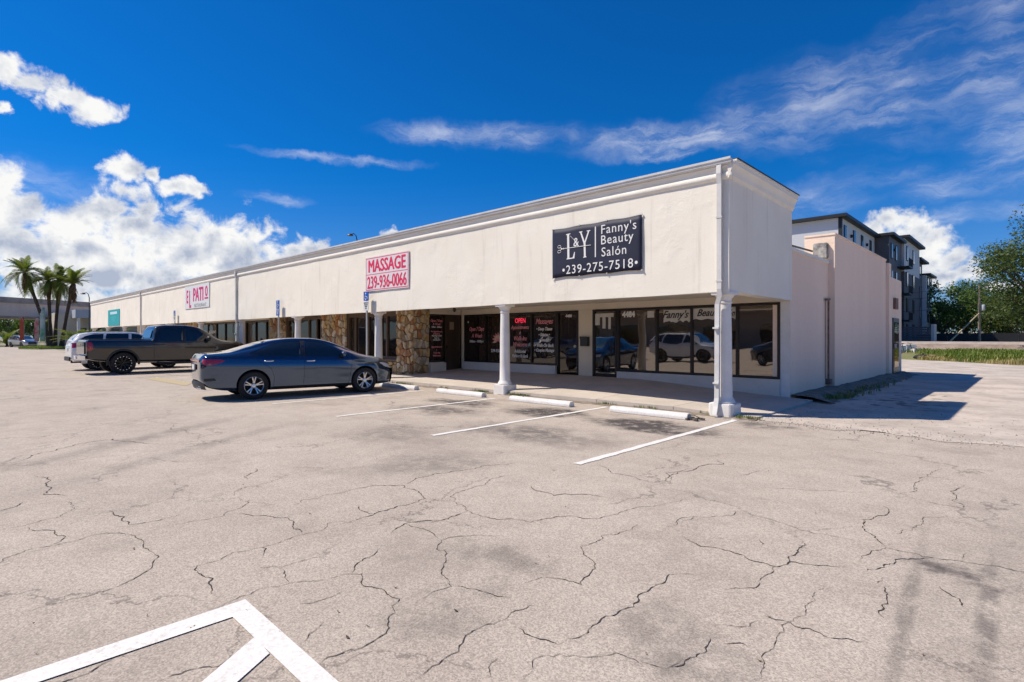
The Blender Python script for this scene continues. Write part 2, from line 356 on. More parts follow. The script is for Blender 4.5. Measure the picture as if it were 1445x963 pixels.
CRACKS = [(0,580,2.514,[
 [(120,232),(180,245),(170,270),(160,298),(235,303)],[(0,425),(95,405),(200,380),(265,345),(232,322)],[(100,415),(180,425),(200,440),(190,475)],
 [(-200,600),(0,540),(120,488),(190,478),(330,440),(430,435),(490,455),(520,490),(555,525),(520,570),(400,630),(220,680),(90,718)],
 [(385,355),(430,390),(460,405),(560,390),(640,368)],[(600,405),(740,385),(840,350),(888,315)],[(830,300),(860,275)],[(905,205),(910,215),(880,245)],
 [(640,555),(700,550),(930,485),(1070,440),(1257,395)],[(700,550),(715,580),(755,595),(750,650)],[(1070,440),(1040,400),(1020,380),(940,372),(830,362)],
 [(1257,575),(1130,605),(1000,620),(880,655),(750,705)],[(1005,565),(1025,610)],[(920,555),(1000,555),(1080,530),(1160,518)],[(0,190),(110,158),(280,118),(400,100),(560,118)],
 [(625,45),(670,80),(690,97)],[(1257,845),(1140,895)],[(405,880),(340,915),(265,950),(160,975)],[(1050,690),(1150,670),(1230,640)],[(1040,335),(1150,300),(1257,280)],[(570,960),(700,915),(830,880)],
 [(930,485),(935,515)],[(0,355),(80,325)],[(1080,820),(1130,770),(1150,745)],[(1030,200),(1150,207)]]),
 (480,560,2.39,[[(0,432),(110,400),(230,365),(290,345),(265,320),(215,300),(130,300),(0,320)],[(215,300),(310,265),(400,250),(520,232),(600,225)],
 [(290,345),(385,355),(430,385),(530,415),(640,425),(730,405),(850,412),(980,380),(1060,370),(1180,345)],[(385,355),(390,325),(480,300),(600,265)],[(430,385),(350,415),(215,430),(170,460)],
 [(60,370),(110,395)],[(550,470),(400,472),(340,485),(325,515),(360,530),(345,580),(350,605),(375,640),(255,697)],[(375,640),(470,655),(530,675),(580,680)],
 [(40,595),(75,550),(135,512)],[(0,600),(75,597),(80,640),(150,655),(200,683),(185,730),(165,780),(120,820),(0,880)],[(240,960),(310,910),(400,860),(415,825),(480,775),(560,750),(610,720),(675,708)],
 [(1005,430),(935,465),(880,468),(810,505),(840,545),(860,580),(815,635),(740,615),(620,628)],[(735,838),(830,800),(880,750),(940,725),(990,710),(1005,670),(1060,640),(1110,600),(1195,600)],
 [(605,960),(650,920),(655,885),(740,868),(830,880),(930,865),(1010,900),(1100,918),(1195,880)],[(500,950),(500,915),(530,885)],[(220,430),(330,480)],[(1105,440),(1195,405)],
 [(640,300),(720,335),(830,330),(900,340)],[(735,838),(690,820),(600,780)],[(870,225),(930,260),(1060,290),(1195,240)]]),
 (945,560,2.39,[[(0,430),(80,405),(130,410),(220,388),(270,395),(390,430),(480,460),(640,495)],[(40,470),(200,520),(360,575),(400,560),(500,570),(600,577)],
 [(360,575),(320,605),(290,645),(180,650)],[(400,560),(430,520),(455,495)],[(640,550),(680,520),(730,510),(770,520),(880,543),(1000,560),(1190,592),(1300,600)],
 [(665,590),(720,570),(760,550),(870,545)],[(730,510),(690,475),(650,440),(650,415),(720,370)],[(270,960),(320,900),(350,850),(385,795),(400,760),(490,690),(520,640)],
 [(315,740),(380,755),(420,775),(540,815),(690,840)],[(0,915),(70,880),(150,815)],[(150,775),(270,775),(310,755)],[(770,330),(830,290),(890,235)],[(760,465),(850,430),(940,408)],
 [(990,550),(1000,530)],[(0,285),(70,250),(160,212)],[(230,265),(350,250)],[(910,640),(990,710)],[(330,307),(420,312),(560,318),(680,325)],[(180,835),(260,840)],[(730,640),(735,700),(725,750)],
 [(700,630),(720,610)],[(1000,380),(960,355),(990,300)],[(300,480),(310,500)]])]
mb = MB(); rc = random.Random(11)
for ox, oy, sc, ls in CRACKS:
    for l in ls:
        pts = [G(ox + px / sc, oy + py / sc) for px, py in l]
        dist = sum(p.xy.length for p in pts) / len(pts)
        ribbon(mb, pts, (.0040 + .00085 * dist) * rc.choice((.5, .7, .9, 1)), .003, .05, rc)
tag(mb.build('crack', M_crack, lot, fix=False), kind='stuff')
# leaf litter and tar spots
mb = MB(); 
for k in range(34):
    px, py = rc.uniform(0, 1445), rc.uniform(590, 960); g = G(px, py); s = rc.uniform(.004, .012); a = rc.uniform(0, 6.3)
    mb.add([(g.x + s*math.cos(a + q)*(1.5 if i % 2 else .7), g.y + s*math.sin(a + q)*(1.5 if i % 2 else .7), .004 + .006*(i % 2)) for i, q in enumerate((0, 1.3, 3.1, 4.5))], [(0,1,2,3)])
tag(mb.build('leaf_litter', mat('dry_litter', (.06, .045, .03), .9, vscale=3, col2=(.16, .09, .04)), lot, fix=False), kind='stuff')

# painted lines
def quad_px(name, pts, m, z=.006):
    return MB().add([(*G(*p).xy, z) for p in pts], [(0,1,2,3)]).build(name, m, lot, fix=False)
def line(x, y0, y1, m=M_paint, w=.1, z=.006, name='stall_line'):
    r_ = random.Random(int(x * 100)); rows = []; n = int((y1 - y0) / .12)
    for i in range(n + 1):
        y = y0 + (y1 - y0) * i / n; rows.append([(x - w/2 + r_.uniform(-.009, .009), y, z), (x + w/2 + r_.uniform(-.009, .009), y, z)])
    return MB().grid(rows).build(name, m, lot, fix=False)
for xl in (-3.78, -6.42, -9.22, -11.95): line(xl, 5.05, 9.62 if xl > -9 else 9.1)
for i in range(5, 19): line(-9.22 - 2.73 * (i - 2) - (2.73 if i > 30 else 0), 5.1, 9.3)
quad_px('painted_line', [(-140,1010),(346,847.3),(328,872.4),(-60,1003)], M_paint)
B0 = G(346,847.3); B1 = G(475,962); B2 = G(421.6,962); B3 = G(328,872.4)
mb = MB(); d1 = (B1 - B0); d2 = (B2 - B3)
mb.add([(*B0.xy, .0065), (*(B0 + d1 * 3).xy, .0065), (*(B3 + d2 * 3).xy, .0065), (*B3.xy, .0065)], [(0,1,2,3)]).build('painted_line', M_paint, lot, fix=False)
quad_px('painted_line', [(360,900),(380,924),(250,1040),(190,1045)], M_paint, .0062)
line(-23.3, 5.0, 9.2, M_yellow, .1, .0063, 'yellow_line')
mb = MB().add([(*G(*p).xy, .0062) for p in ((222,533),(272,541),(262,545),(205,535))], [(0,1,2,3)]).build('yellow_line', M_yellow, lot, fix=False)

# ================================================================== SIDEWALK
def swz(x, y):                                        # sidewalk rises to the shop fronts, ramps down at the open end
    k = min(1, max(0, (-4.6 - x) / 3.6)); k = k*k*(3 - 2*k)
    k2 = min(1, max(0, (-3.5 - x) / 1.6)); lo = .025 + .075 * k2; hi = lo + .03 + .17 * k
    return lo + (hi - lo) * max(0, min(1, (y - KERB) / 3.48))
walk = empty('sidewalk'); tag(walk, kind='structure')
def slab(x0, x1, y0, y1):
    n = 4; rows_t = []; mb = MB(); g = .006; x0 += g; x1 -= g; y0 += g; y1 -= g
    for i in range(n + 1):
        x = x0 + (x1 - x0) * i / n; rows_t.append([(x, y0 + (y1 - y0) * j / 2, swz(x, y0 + (y1 - y0) * j / 2)) for j in range(3)])
    mb.grid(rows_t)
    per = [r[0] for r in rows_t] + rows_t[-1][1:] + [r[-1] for r in rows_t[::-1]][1:] + rows_t[0][1:-1][::-1]
    mb.grid([per + [per[0]], [(p[0], p[1], -.05) for p in per + [per[0]]]])
    return mb.build('slab', M_conc, walk)
xs = [-3.55, -5.1, -6.9]
while xs[-1] > -62: xs.append(xs[-1] - 1.93)
for i in range(len(xs) - 1):
    y1 = 13.42 if xs[i] > -15.4 else 11.3
    if xs[i] > -15.4: slab(xs[i+1], xs[i], KERB, 11.65); slab(xs[i+1], xs[i], 11.65, y1)
    else: slab(xs[i+1], xs[i], KERB, y1)
MB().box(-62.2, -5.2, KERB + .02, 11.28, -.1, .08).build('joint_bed', M_dark_soil, walk)
# dirt, weeds along the kerb foot
mb = MB(); rk = random.Random(21)
rows = []
x = -62
while x < -3.4: rows.append([(x, 9.97, .03 + rk.uniform(0, .02)), (x, 9.90 - rk.uniform(0, .05), .022), (x, 9.84 - rk.uniform(.0, .12), .004)]); x += .13
tag(mb.grid(rows).build('kerb_dirt', M_dark_soil), kind='stuff')
M_weed = mat('weed_green', (.09, .16, .025), .7, vscale=6, col2=(.20, .20, .05))
mb = MB()
def tuft(mb, x, y, z, h, n, r, sp=.05):
    for k in range(n):
        a = r.uniform(0, 6.28); l = h * r.uniform(.5, 1.1); o = r.uniform(0, sp); bx, by = x + o*math.cos(a*3), y + o*math.sin(a*3)
        w = l * .07 + .002; lean = l * r.uniform(.15, .7); px_, py_ = -math.sin(a)*w, math.cos(a)*w
        m_ = (bx + lean*.4*math.cos(a), by + lean*.4*math.sin(a), z + l*.65)
        mb.add([(bx - px_, by - py_, z), (bx + px_, by + py_, z), (m_[0] + px_*.8, m_[1] + py_*.8, m_[2]), (m_[0] - px_*.8, m_[1] - py_*.8, m_[2]), (bx + lean*math.cos(a), by + lean*math.sin(a), z + l)], [(0,1,2,3), (3,2,4)])
for (px, py, n) in [(565,541,14),(575,542,10),(690,551,26),(735,556,22),(742,557,18),(860,569,8),(910,575,10),(1075,583,14),(1080,580,8),(640,546,6),(1010,583,8)]:
    g = G(px, py, .04)
    for q in range(n): tuft(mb, g.x + rk.gauss(0, .16), min(9.93, 9.88 + rk.gauss(0, .04)), .02, .06, 7, rk)
tag(mb.build('weeds', M_weed, fix=False), kind='stuff')

# ================================================================== STRIP MALL
def stucco():
    m, t, b = new_mat('cream_stucco'); pos = N(t, 'ShaderNodeNewGeometry').outputs['Position']
    c = mixc(t, smooth(noise(t, pos, .8, 6, .6), .3, .7, t), (.86, .805, .695), (.81, .75, .64))
    mp_ = N(t, 'ShaderNodeMapping'); t.links.new(pos, mp_.inputs[0]); mp_.inputs['Scale'].default_value = (3.2, 3.2, .22)
    st_ = smooth(noise(t, mp_.outputs[0], 1.6, 6, .65), .55, .80, t); c = mixc(t, wm('MULTIPLY', st_, .48, tree=t), c, (.50, .44, .37))
    t.links.new(c, b.inputs['Base Color']); b.inputs['Roughness'].default_value = .88; b.inputs['Specular IOR Level'].default_value = .25
    fine = noise(t, pos, 30, 6, .7); pa = smooth(noise(t, pos, .9, 3), .48, .62, t); tr_ = noise(t, pos, 5.5, 7, .68, 1.2)
    h_ = wm('ADD', wm('MULTIPLY', fine, .35, tree=t), wm('MULTIPLY', wm('MULTIPLY', tr_, pa, tree=t), 1.2, tree=t), tree=t)
    bn_ = N(t, 'ShaderNodeBump', inp={'Strength': .55, 'Distance': .014}); t.links.new(h_, bn_.inputs['Height']); t.links.new(bn_.outputs[0], b.inputs['Normal']); return m
M_stucco = stucco()
M_trim = mat('cream_trim', (.84, .79, .69), .75, vscale=2, col2=(.79, .735, .635), bump=.25, bscale=12, bdist=.02)
M_gutter = mat('gutter_white', (.66, .645, .62), .45, vscale=3, col2=(.58, .56, .53), dirt=.2)
M_beige = mat('beige_wall_paint', (.74, .64, .50), .8, vscale=1.5, col2=(.68, .585, .455), bump=.2, bscale=30)
M_pink = mat('faded_pink_stucco', (.93, .715, .55), .9, vscale=.9, col2=(.87, .655, .505), bump=.4, bscale=14, dirt=.12, streak=True)
M_white = mat('white_column_paint', (.76, .735, .70), .6, vscale=4, col2=(.70, .67, .63), dirt=.15, bump=.1, bscale=50)
M_bronze = mat('bronze_frame', (.022, .016, .013), .35, metal=.3)
M_roof = mat('roof_membrane', (.45, .44, .42), .9)
M_cap = mat('black_flashing', (.03, .03, .032), .6)
M_soffit = mat('soffit_paint', (.78, .69, .56), .85)
def glass_mat(name, base, refl, wav=.02, wsc=1.6, rough=.02, streaks=0):
    m, t, b = new_mat(name); pos = N(t, 'ShaderNodeNewGeometry').outputs['Position']
    b.inputs['Base Color'].default_value = (*base, 1); b.inputs['Roughness'].default_value = .5; b.inputs['Specular IOR Level'].default_value = 0
    if streaks:
        mp = N(t, 'ShaderNodeMapping'); t.links.new(pos, mp.inputs[0]); mp.inputs['Scale'].default_value = (14, 14, .2)
        t.links.new(mixc(t, smooth(noise(t, mp.outputs[0], 1, 2), .35, .7, t), base, tuple(c * streaks for c in base)), b.inputs['Base Color'])
    gl = N(t, 'ShaderNodeBsdfGlossy', inp={'Roughness': rough, 'Color': (.95, .86, .76, 1)})
    fr = N(t, 'ShaderNodeFresnel', inp={'IOR': 1.5}); k = wm('ADD', fr.outputs[0], refl, tree=t, clamp=True)
    bn = N(t, 'ShaderNodeBump', inp={'Strength': wav, 'Distance': .1}); t.links.new(noise(t, pos, wsc, 1, .4), bn.inputs['Height'])
    t.links.new(bn.outputs[0], gl.inputs['Normal'])
    ms = N(t, 'ShaderNodeMixShader'); t.links.new(k, ms.inputs[0]); t.links.new(b.outputs[0], ms.inputs[1]); t.links.new(gl.outputs[0], ms.inputs[2])
    t.links.new(ms.outputs[0], t.nodes['Material Output'].inputs[0]); return m
M_gl_salon = glass_mat('mirror_film_glass', (.020, .015, .012), .20, .035)
M_gl_dark = glass_mat('dark_shop_glass', (.016, .011, .010), .03, .06, streaks=2.2)
M_gl_left = glass_mat('shop_glass', (.016, .012, .010), .035, .05)
M_wood = mat('brown_door', (.055, .034, .020), .45, vscale=3, col2=(.035, .022, .014), streak=True)

mall = empty('strip_mall', (-33, 11, 0)); tag(mall, 'long cream stucco strip mall with white columns and pink side walls', 'building')
MI = Matrix.Translation((33, -11, 0))
def mp(mb, name, m, smooth=None, bevel=0, fix=True):
    o = mb.build(name, m, mall, smooth, bevel, fix); o.matrix_parent_inverse = MI; return o
XL, XR = -62.1, -3.98
FY = 9.85
FZ0, FZ1 = 2.27, 4.54
# fascia front with a gently uneven hand-trowelled face
rows = []; nx = 420
rf = random.Random(2)
wob = lambda x, z: .003*math.sin(x*1.9 + z*2.3) + .002*math.sin(x*5.3 - z*4.1)
for i in range(nx + 1):
    x = XL + (XR - XL) * i / nx
    rows.append([(x, FY + wob(x, z), z + (.004*math.sin(x*1.3) + .003*math.sin(x*3.7) if j == 0 else 0)) for j, z in enumerate((2.27, 2.5, 2.8, 3.1, 3.4, 3.7, 4.0, 4.54))] )
for r_ in rows: r_.append((r_[0][0], 10.22, 4.54)); r_.append((r_[0][0], 10.22, 2.29)); r_.append(r_[0])
mb = MB().grid(rows)
for r_ in (rows[0], rows[-1]): mb.add(r_[:-1], [tuple(range(len(r_) - 1))])
mp(mb, 'fascia', M_stucco, 40)
mp(MB().box(-4.26, XR, 10.221, 13.38, FZ0 + .01, FZ1), 'side_fascia', M_stucco)
mp(MB().box(XL, -4.27, 10.23, 13.6, 2.44, 2.5), 'soffit', M_soffit)
prof = [(0, 4.29), (.02, 4.30), (.045, 4.32), (.06, 4.35), (.06, 4.39), (.048, 4.42), (.028, 4.43), (.026, 4.46), (.036, 4.50), (.055, 4.525), (.06, 4.545), (0, 4.545)]
mp(MB().prism([(FY + .012 - a, z) for a, z in prof], lambda u, v, a: (a, u, v), XL - .05, XR + .06), 'cornice', M_trim, 30)
prof2 = [(0, 4.30), (.02, 4.31), (.03, 4.34), (.05, 4.36), (.055, 4.42), (.08, 4.49), (.12, 4.53), (.12, 4.60), (0, 4.60)]
mp(MB().prism([(XR - .005 + a, z) for a, z in prof2], lambda u, v, a: (u, a, v), FY - .05, 13.42), 'side_cornice', M_trim, 30)
mp(MB().box(XR - .2, XR + .13, FY + .02, 13.44, 4.602, 4.635), 'parapet_cap', M_trim)
mp(MB().box(XR - .21, XR + .145, FY + .03, 13.46, 4.637, 4.655), 'flashing', M_cap)
gp = [(0, 4.55), (.085, 4.55), (.105, 4.575), (.11, 4.615), (.125, 4.625), (.125, 4.665), (.108, 4.665), (.10, 4.635), (0, 4.635)]
mp(MB().prism([(FY + .005 - a, z) for a, z in gp], lambda u, v, a: (a, u, v), XL - .06, XR + .07), 'gutter', M_gutter, 30)
mp(MB().box(XL - .02, XR - .22, FY + .012, 10.25, 4.546, 4.63), 'parapet', M_trim)
# columns
CXS = [-4.14] + [-9.80 - 5.785 * i for i in range(10)]
cy = 10.05
def column_mesh():
    mb = MB(); b = .23
    mb.prism([(-b, -b+.05), (-b+.05, -b), (b-.05, -b), (b, -b+.05), (b, b-.05), (b-.05, b), (-b+.05, b), (-b, b-.05)], lambda u, v, a: (u, v, a), -.02, .24)
    return mb
M_pl = column_mesh(); shaft = MB().lathe([(.175, .24), (.185, .27), (.17, .30), (.15, .33), (.135, .36), (.128, .8), (.122, 1.5), (.112, 2.02), (.112, 2.06), (.128, 2.075), (.128, 2.10), (.115, 2.11), (.125, 2.15), (.16, 2.20), (.178, 2.22)], 24)
cap = MB().box(-.185, .185, -.185, .185, 2.22, 2.285)
for i, cxp in enumerate(CXS):
    e = None
    if i == 0:
        me0 = shaft.build('column', M_white, mall, 35); c0 = me0
        p0 = M_pl.build('column_base', M_white, me0, None, .012); k0 = cap.build('capital', M_white, me0, None, .008)
    else:
        c0 = obj_from(me0.data, 'column', mall); obj_from(p0.data, 'column_base', c0); obj_from(k0.data, 'capital', c0)
    c0.matrix_parent_inverse = MI; c0.location = (cxp, cy, 0)
# downspouts
def downspout(x):
    y0 = FY - .06
    mb = MB()
    def rect(p, q, w=.04, d=.03):
        mb.tube([p, q], w, 4)
    pts = [(x, y0 - .01, 4.555), (x, FY - .085, 4.40), (x, FY - .055, 4.22), (x, FY - .055, 2.32), (x, FY - .03, 2.2), (x - .06, FY + .0, 2.05), (x - .06, FY - .02, .34), (x - .06, FY - .06, .2), (x - .06, FY - .12, .05)]
    rows = []
    for p in pts: rows.append([(p[0] - .042, p[1] - .03, p[2]), (p[0] + .042, p[1] - .03, p[2]), (p[0] + .042, p[1] + .03, p[2]), (p[0] - .042, p[1] + .03, p[2])])
    mb.grid(rows, 0, True)
    for z in (3.6, 2.45, 1.6, .6): mb.box(pts[3][0] - .055 - (.06 if z < 2.1 else 0), pts[3][0] + .055 - (.06 if z < 2.1 else 0), FY - .092, FY - .02, z, z + .03)
    mp(mb, 'downspout', M_gutter)
for x in (CXS[0] + .01, CXS[4] - .05, CXS[7]): downspout(x)
# main walls
W1, W2, W3 = -4.02, -3.86, -3.76
ya = PX(1178, 470, W2)[0]; yb = PX(1250, 470, W2)[0]; yc = PX(1272, 470, W3)[0]
SY = 13.40
mp(MB().box(-4.4, W1, SY + .005, ya + .05, -.1, 3.42), 'side_wall', M_pink)
mp(MB().box(-4.5, W1 + .03, SY + .01, ya, 3.421, 3.50), 'wall_cap', M_trim)
mp(MB().box(-4.6, W2, ya, yb, -.1, 4.18), 'side_wall', M_pink)
mp(MB().box(-4.6, W2 + .02, ya - .02, yb + .02, 4.181, 4.23), 'wall_cap', M_pink)
mp(MB().box(-4.6, W3, yb, yc, -.1, 3.62), 'side_wall', M_pink)
mp(MB().box(-4.6, W3 - .01, yb + .03, yb + .45, 3.62, 4.1), 'side_wall', M_pink)
mp(MB().box(-62, -4.45, yc - .3, yc - .01, -.1, 4.0), 'rear_wall', M_pink)
mp(MB().box(-61.9, -4.5, 10.3, yc - .32, 3.3, 3.38), 'roof', M_roof)
mp(MB().box(XL + .1, XL + .4, 17, yc - .3, -.1, 3.8), 'end_wall', M_beige)
# things fixed to the side walls
dy0, dz0 = PX(1259, 510, W3); dy1, dz1 = PX(1267, 450, W3)
dr = mp(MB().box(W3 + .002, W3 + .04, dy0, dy1, .12, dz1), 'side_door', M_bronze)
MB().box(W3 + .041, W3 + .05, dy0 + .15, dy1 - .15, .35, dz1 - .15).build('door_glass', M_gl_left, dr)
MB().box(W3 + .05, W3 + .1, dy0 + .12, dy0 + .2, 1.05, 1.2).build('door_handle', M_gutter, dr)
vy, vz = PX(1262, 429, W3)
mp(MB().box(W3 + .002, W3 + .09, vy - .25, vy + .25, vz - .2, vz + .2), 'wall_vent', mat('rusty_vent', (.20, .12, .09), .8))
y0, z0 = PX(1166, 408, W1); 
mb = MB().tube([(W1 + .05, y0, .3), (W1 + .05, y0, 2.45)], .024, 8); mb.tube([(W1 + .03, y0 - .22, .35), (W1 + .03, y0 - .22, 2.4)], .010, 6)
mb.tube([(W1 + .05, y0 - .25, 2.43), (W1 + .05, y0 + .12, 2.46)], .03, 6); mb.box(W1, W1 + .12, y0 - .1, y0 + .1, .2, .34)
mp(mb, 'conduit', mat('rusty_pipe', (.24, .15, .12), .7, vscale=8, col2=(.10, .06, .05)), 40)
by, bz = PX(1171, 372, W1)
mb = MB().box(W1 - .34, W1 + .01, by - .30, by + .16, 3.56, 3.98)
mp(mb, 'rooftop_unit', mat('mouldy_metal', (.50, .47, .43), .8, vscale=7, col2=(.12, .11, .10), dirt=.8), None, .02)
mp(MB().tube([(W1 - .3, by - .5, 3.75), (W1 - .3, by - 2.6, 3.68)], .025, 6), 'roof_pipe', M_cap)
mp(MB().box(-4.9, W3 - .2, yb + .8, yb + 1.6, 3.64, 3.74).box(-4.7, W3 - .35, yb + .9, yb + 1.3, 3.74, 3.9), 'roof_debris', M_cap)
# dirty apron and weeds at the foot of the side wall
mb = MB(); rows = []
y = SY
while y < yc + .3:
    rows.append([(-4.3, y, .16), (W3 + .08 + rk.uniform(0, .08), y, .13 + rk.uniform(-.02, .02)), (W3 + .32 + rk.uniform(-.06, .12), y, .06), (W3 + .60 + rk.uniform(-.1, .15), y, -.01)]); y += .3
tag(mb.grid(rows).build('wall_foot_soil', M_dark_soil), kind='stuff')
mb = MB()
for k in range(170):
    y = SY + .4 + abs(rk.gauss(0, 1)) * 3.2; tuft(mb, W3 + .35 + rk.gauss(0, .22), y, .03, .10, 6, rk, .08)
tag(mb.build('wall_weeds', M_weed, fix=False), kind='stuff')
mb = MB()
for k in range(60):
    x_, y_ = rk.uniform(-3.4, -1.4), 13.2 + abs(rk.gauss(0, 1)) * 2.4; s = rk.uniform(.03, .16); a = rk.uniform(0, 6.28)
    mb.add([(x_ + s*math.cos(a + i*1.05)*rk.uniform(.5, 1.3), y_ + s*.6*math.sin(a + i*1.05)*rk.uniform(.5, 1.3), .008) for i in range(6)], [tuple(range(6))])
tag(mb.build('dirt_patches', M_dark_soil, alley, fix=False), kind='stuff')

# ---- shop front at the open end (plane y = SY)
def wallbox(x0, x1, z0, z1, m=M_beige, y0=SY, d=.2, name='shop_wall'): return mp(MB().box(x0, x1, y0, y0 + d, z0, z1), name, m)
wallbox(-15.4, W1 - .003, 2.262, 2.6, name='header')
wallbox(-4.235, W1 - .002, -.1, 2.26, M_white, name='corner_pier')
wallbox(-9.97, -9.45, -.1, 2.26, name='pier'); wallbox(-15.30, -15.14, -.1, 2.26, name='pier')
M_knee = mat('knee_wall_paint', (.68, .64, .58), .75, vscale=2, col2=(.62, .58, .52), dirt=.15)
wallbox(-8.60, -4.237, -.1, .475, M_knee, SY - .04, .24, 'knee_wall'); wallbox(-15.138, -10.80, -.1, .56, M_knee, SY - .10, .3, 'knee_wall')
def frame(x0, x1, z0, z1, muls, y0=SY, t=.06, m=M_bronze):
    mb = MB(); d0, d1 = y0 - .02, y0 + .10
    mb.box(x0, x1, d0, d1, z1 - t, z1); mb.box(x0, x1, d0, d1, z0, z0 + t)
    for x in [x0 + t/2, x1 - t/2] + list(muls): mb.box(x - t/2, x + t/2, d0 + .002, d1, z0 + t + .001, z1 - t - .001)
    return mp(mb, 'window_frame', m)
def pane(x0, x1, z0, z1, m, y0=SY + .03, name='window_pane'):
    return mp(MB().box(x0, x1, y0, y0 + .012, z0, z1), name, m)
def on_front(x, z, y=SY + .03):                       # text plane facing the car park
    return lambda u, v, w: (x + u, y - .003 - w, z + v)
M_tw = mat('white_vinyl', (.80, .78, .75), .5); M_tp = mat('pink_vinyl', (.78, .28, .30), .5); M_tr = mat('red_vinyl', (.70, .02, .09), .5); M_tk = mat('black_vinyl', (.01, .01, .012), .4)
M_tg = mat('gold_vinyl', (.70, .58, .32), .5); M_paper = mat('pale_sheet', (.62, .59, .54), .8)
def txt(body, size, m, par, x, z, y=SY + .03, **kw):
    return text_obj(body, size, m, par, on_front(x, z, y), **kw)
# salon
frame(-9.45, -8.62, .02, 2.255, []); frame(-8.605, -4.237, .478, 2.255, [-7.37, -6.38, -5.22])
mp(MB().box(-9.38, -8.68, SY + .0, SY + .04, .3, .40), 'door_rail', M_bronze)
dp = pane(-9.39, -8.68, .40, 2.19, M_gl_salon, name='door_pane')
MB().tube([(-8.78, SY - .06, .95), (-8.78, SY - .06, 1.35)], .018, 6).build('door_handle', M_bronze, dp)
salon_p = [pane(a, b, .54, 2.195, M_gl_salon) for a, b in ((-8.54, -7.40), (-7.34, -6.41), (-6.35, -5.25), (-5.19, -4.30))]

# pale strips with uneven lower edges on the upper glass, under the painted name
def pale_strip(par, x0, x1, z0, z1, wave=.03, y=SY + .0285):
    n = 14; top = [(x0 + (x1 - x0) * i / n, y, z1) for i in range(n + 1)]
    r_ = random.Random(int(x0 * 50)); bot = [(p[0], y, z0 + r_.uniform(-wave, wave)) for p in top]
    return MB().grid([bot, top]).build('window_strip', M_paper, par, fix=False)
pale_strip(salon_p[1], -7.18, -6.41, 1.86, 2.17); pale_strip(salon_p[2], -6.35, -5.26, 1.90, 2.18)
txt("Fanny's", .27, M_tk, salon_p[1], -6.86, 2.02, SY + .026, sx=.92, shear=.45, bold=.004)
txt("Beauty", .25, M_tk, salon_p[2], -5.95, 2.04, SY + .026, sx=.9, shear=.45, bold=.004)
txt("Salón", .25, M_tk, salon_p[2], -5.46, 2.04, SY + .026, sx=.62, shear=.45, bold=.004)
txt("4484", .21, M_tw, salon_p[0], -8.25, 2.09, sx=.95, bold=.012)
MB().box(-7.66, -7.46, SY + .022, SY + .029, 1.98, 2.16).build('window_notice', M_paper, salon_p[0])
mbn = MB().box(-9.38, -9.22, SY + .02, SY + .029, 1.80, 2.14); mbn.box(-9.21, -8.74, SY + .02, SY + .029, 2.03, 2.14); mbn.box(-9.12, -9.02, SY + .02, SY + .0295, 1.70, 2.03); mbn.box(-8.92, -8.84, SY + .02, SY + .0295, 1.68, 2.03)
mbn.build('window_notice', M_paper, dp)
# massage parlour
frame(-15.138, -10.80, .562, 2.255, [-14.0, -12.95, -11.86], m=M_bronze); frame(-10.795, -9.972, .02, 2.255, [])
mass_p = [pane(a, b, .625, 2.195, M_gl_dark) for a, b in ((-15.07, -14.03), (-13.97, -12.98), (-12.92, -11.89), (-11.83, -10.86))]
dm = pane(-10.73, -10.03, .35, 2.19, M_gl_dark, name='door_pane')
MB().lathe([(.035, 0), (.04, .03), (.03, .05)], 12, lambda x, y, z: (-10.10 + x, SY + .02 - z, 1.17 + y)).build('door_handle', M_gutter, dm)
txt("4488", .12, M_tw, dm, -10.36, 2.10, sx=1.0, bold=.004)
a, b_, c_, d_ = mass_p
txt("Open 7 Days", .20, M_tp, a, -14.52, 1.72, sx=.72, shear=.3, bold=.004); txt("A Week", .20, M_tp, a, -14.5, 1.50, sx=.8, shear=.3, bold=.004); txt("9:00am - 10:00pm", .12, M_tw, a, -14.52, 1.29, sx=.85, bold=.003, shear=.2)
MB().box(-14.98, -14.93, SY + .02, SY + .029, 1.96, 2.03).build('window_sticker', M_paper, a)
txt("239-936-0066", .15, M_tw, b_, -13.40, .98, sx=.88, bold=.003)
mb = MB()
for ring, (n, l, w) in enumerate([(9, .30, .085), (7, .22, .075), (5, .14, .06)]):       # lotus flower
    for k in range(n):
        an = R(-15 + 210 * k / (n - 1)); ca, sa = math.cos(an), math.sin(an); q = []
        for (u, v) in ((0, 0), (.4, -1), (.75, -.7), (1, 0), (.75, .7), (.4, 1)): q.append((-13.42 + u*l*ca - v*w*.5*sa, SY + .027 - ring*.002, 1.33 + u*l*sa + v*w*.5*ca))
        mb.add(q, [tuple(range(6))], ring % 2)
mb.build('lotus_print', [M_tp, M_tg], b_, fix=False)
txt("OPEN", .22, mat('red_neon', (.5, .02, .05), .5, emit=((1, .03, .08), .6)), c_, -12.38, 2.0, sx=.85, bold=.002)
for s_, z_, m_, h_ in (("Appointments", 1.76, M_tp, .17), ("&", 1.59, M_tp, .13), ("Walk-Ins", 1.41, M_tp, .20), ("Welcome", 1.21, M_tp, .20), ("Additional", .98, M_tw, .15), ("Parking In Back", .81, M_tw, .14)):
    txt(s_, h_, m_, c_, -12.40, z_, sx=.82, shear=.3, bold=.003)
for s_, z_, m_, h_ in (("Massages", 1.93, M_tp, .24), ("• Deep Tissue", 1.70, M_tw, .145), ("• Shiatsu •", 1.53, M_tw, .145), ("• Swedish", 1.36, M_tw, .145), ("• Walk-On Back", 1.19, M_tw, .145), ("• Couples Massage", 1.02, M_tw, .135)):
    txt(s_, h_, m_, d_, -11.35, z_, sx=.8, shear=.3, bold=.004)
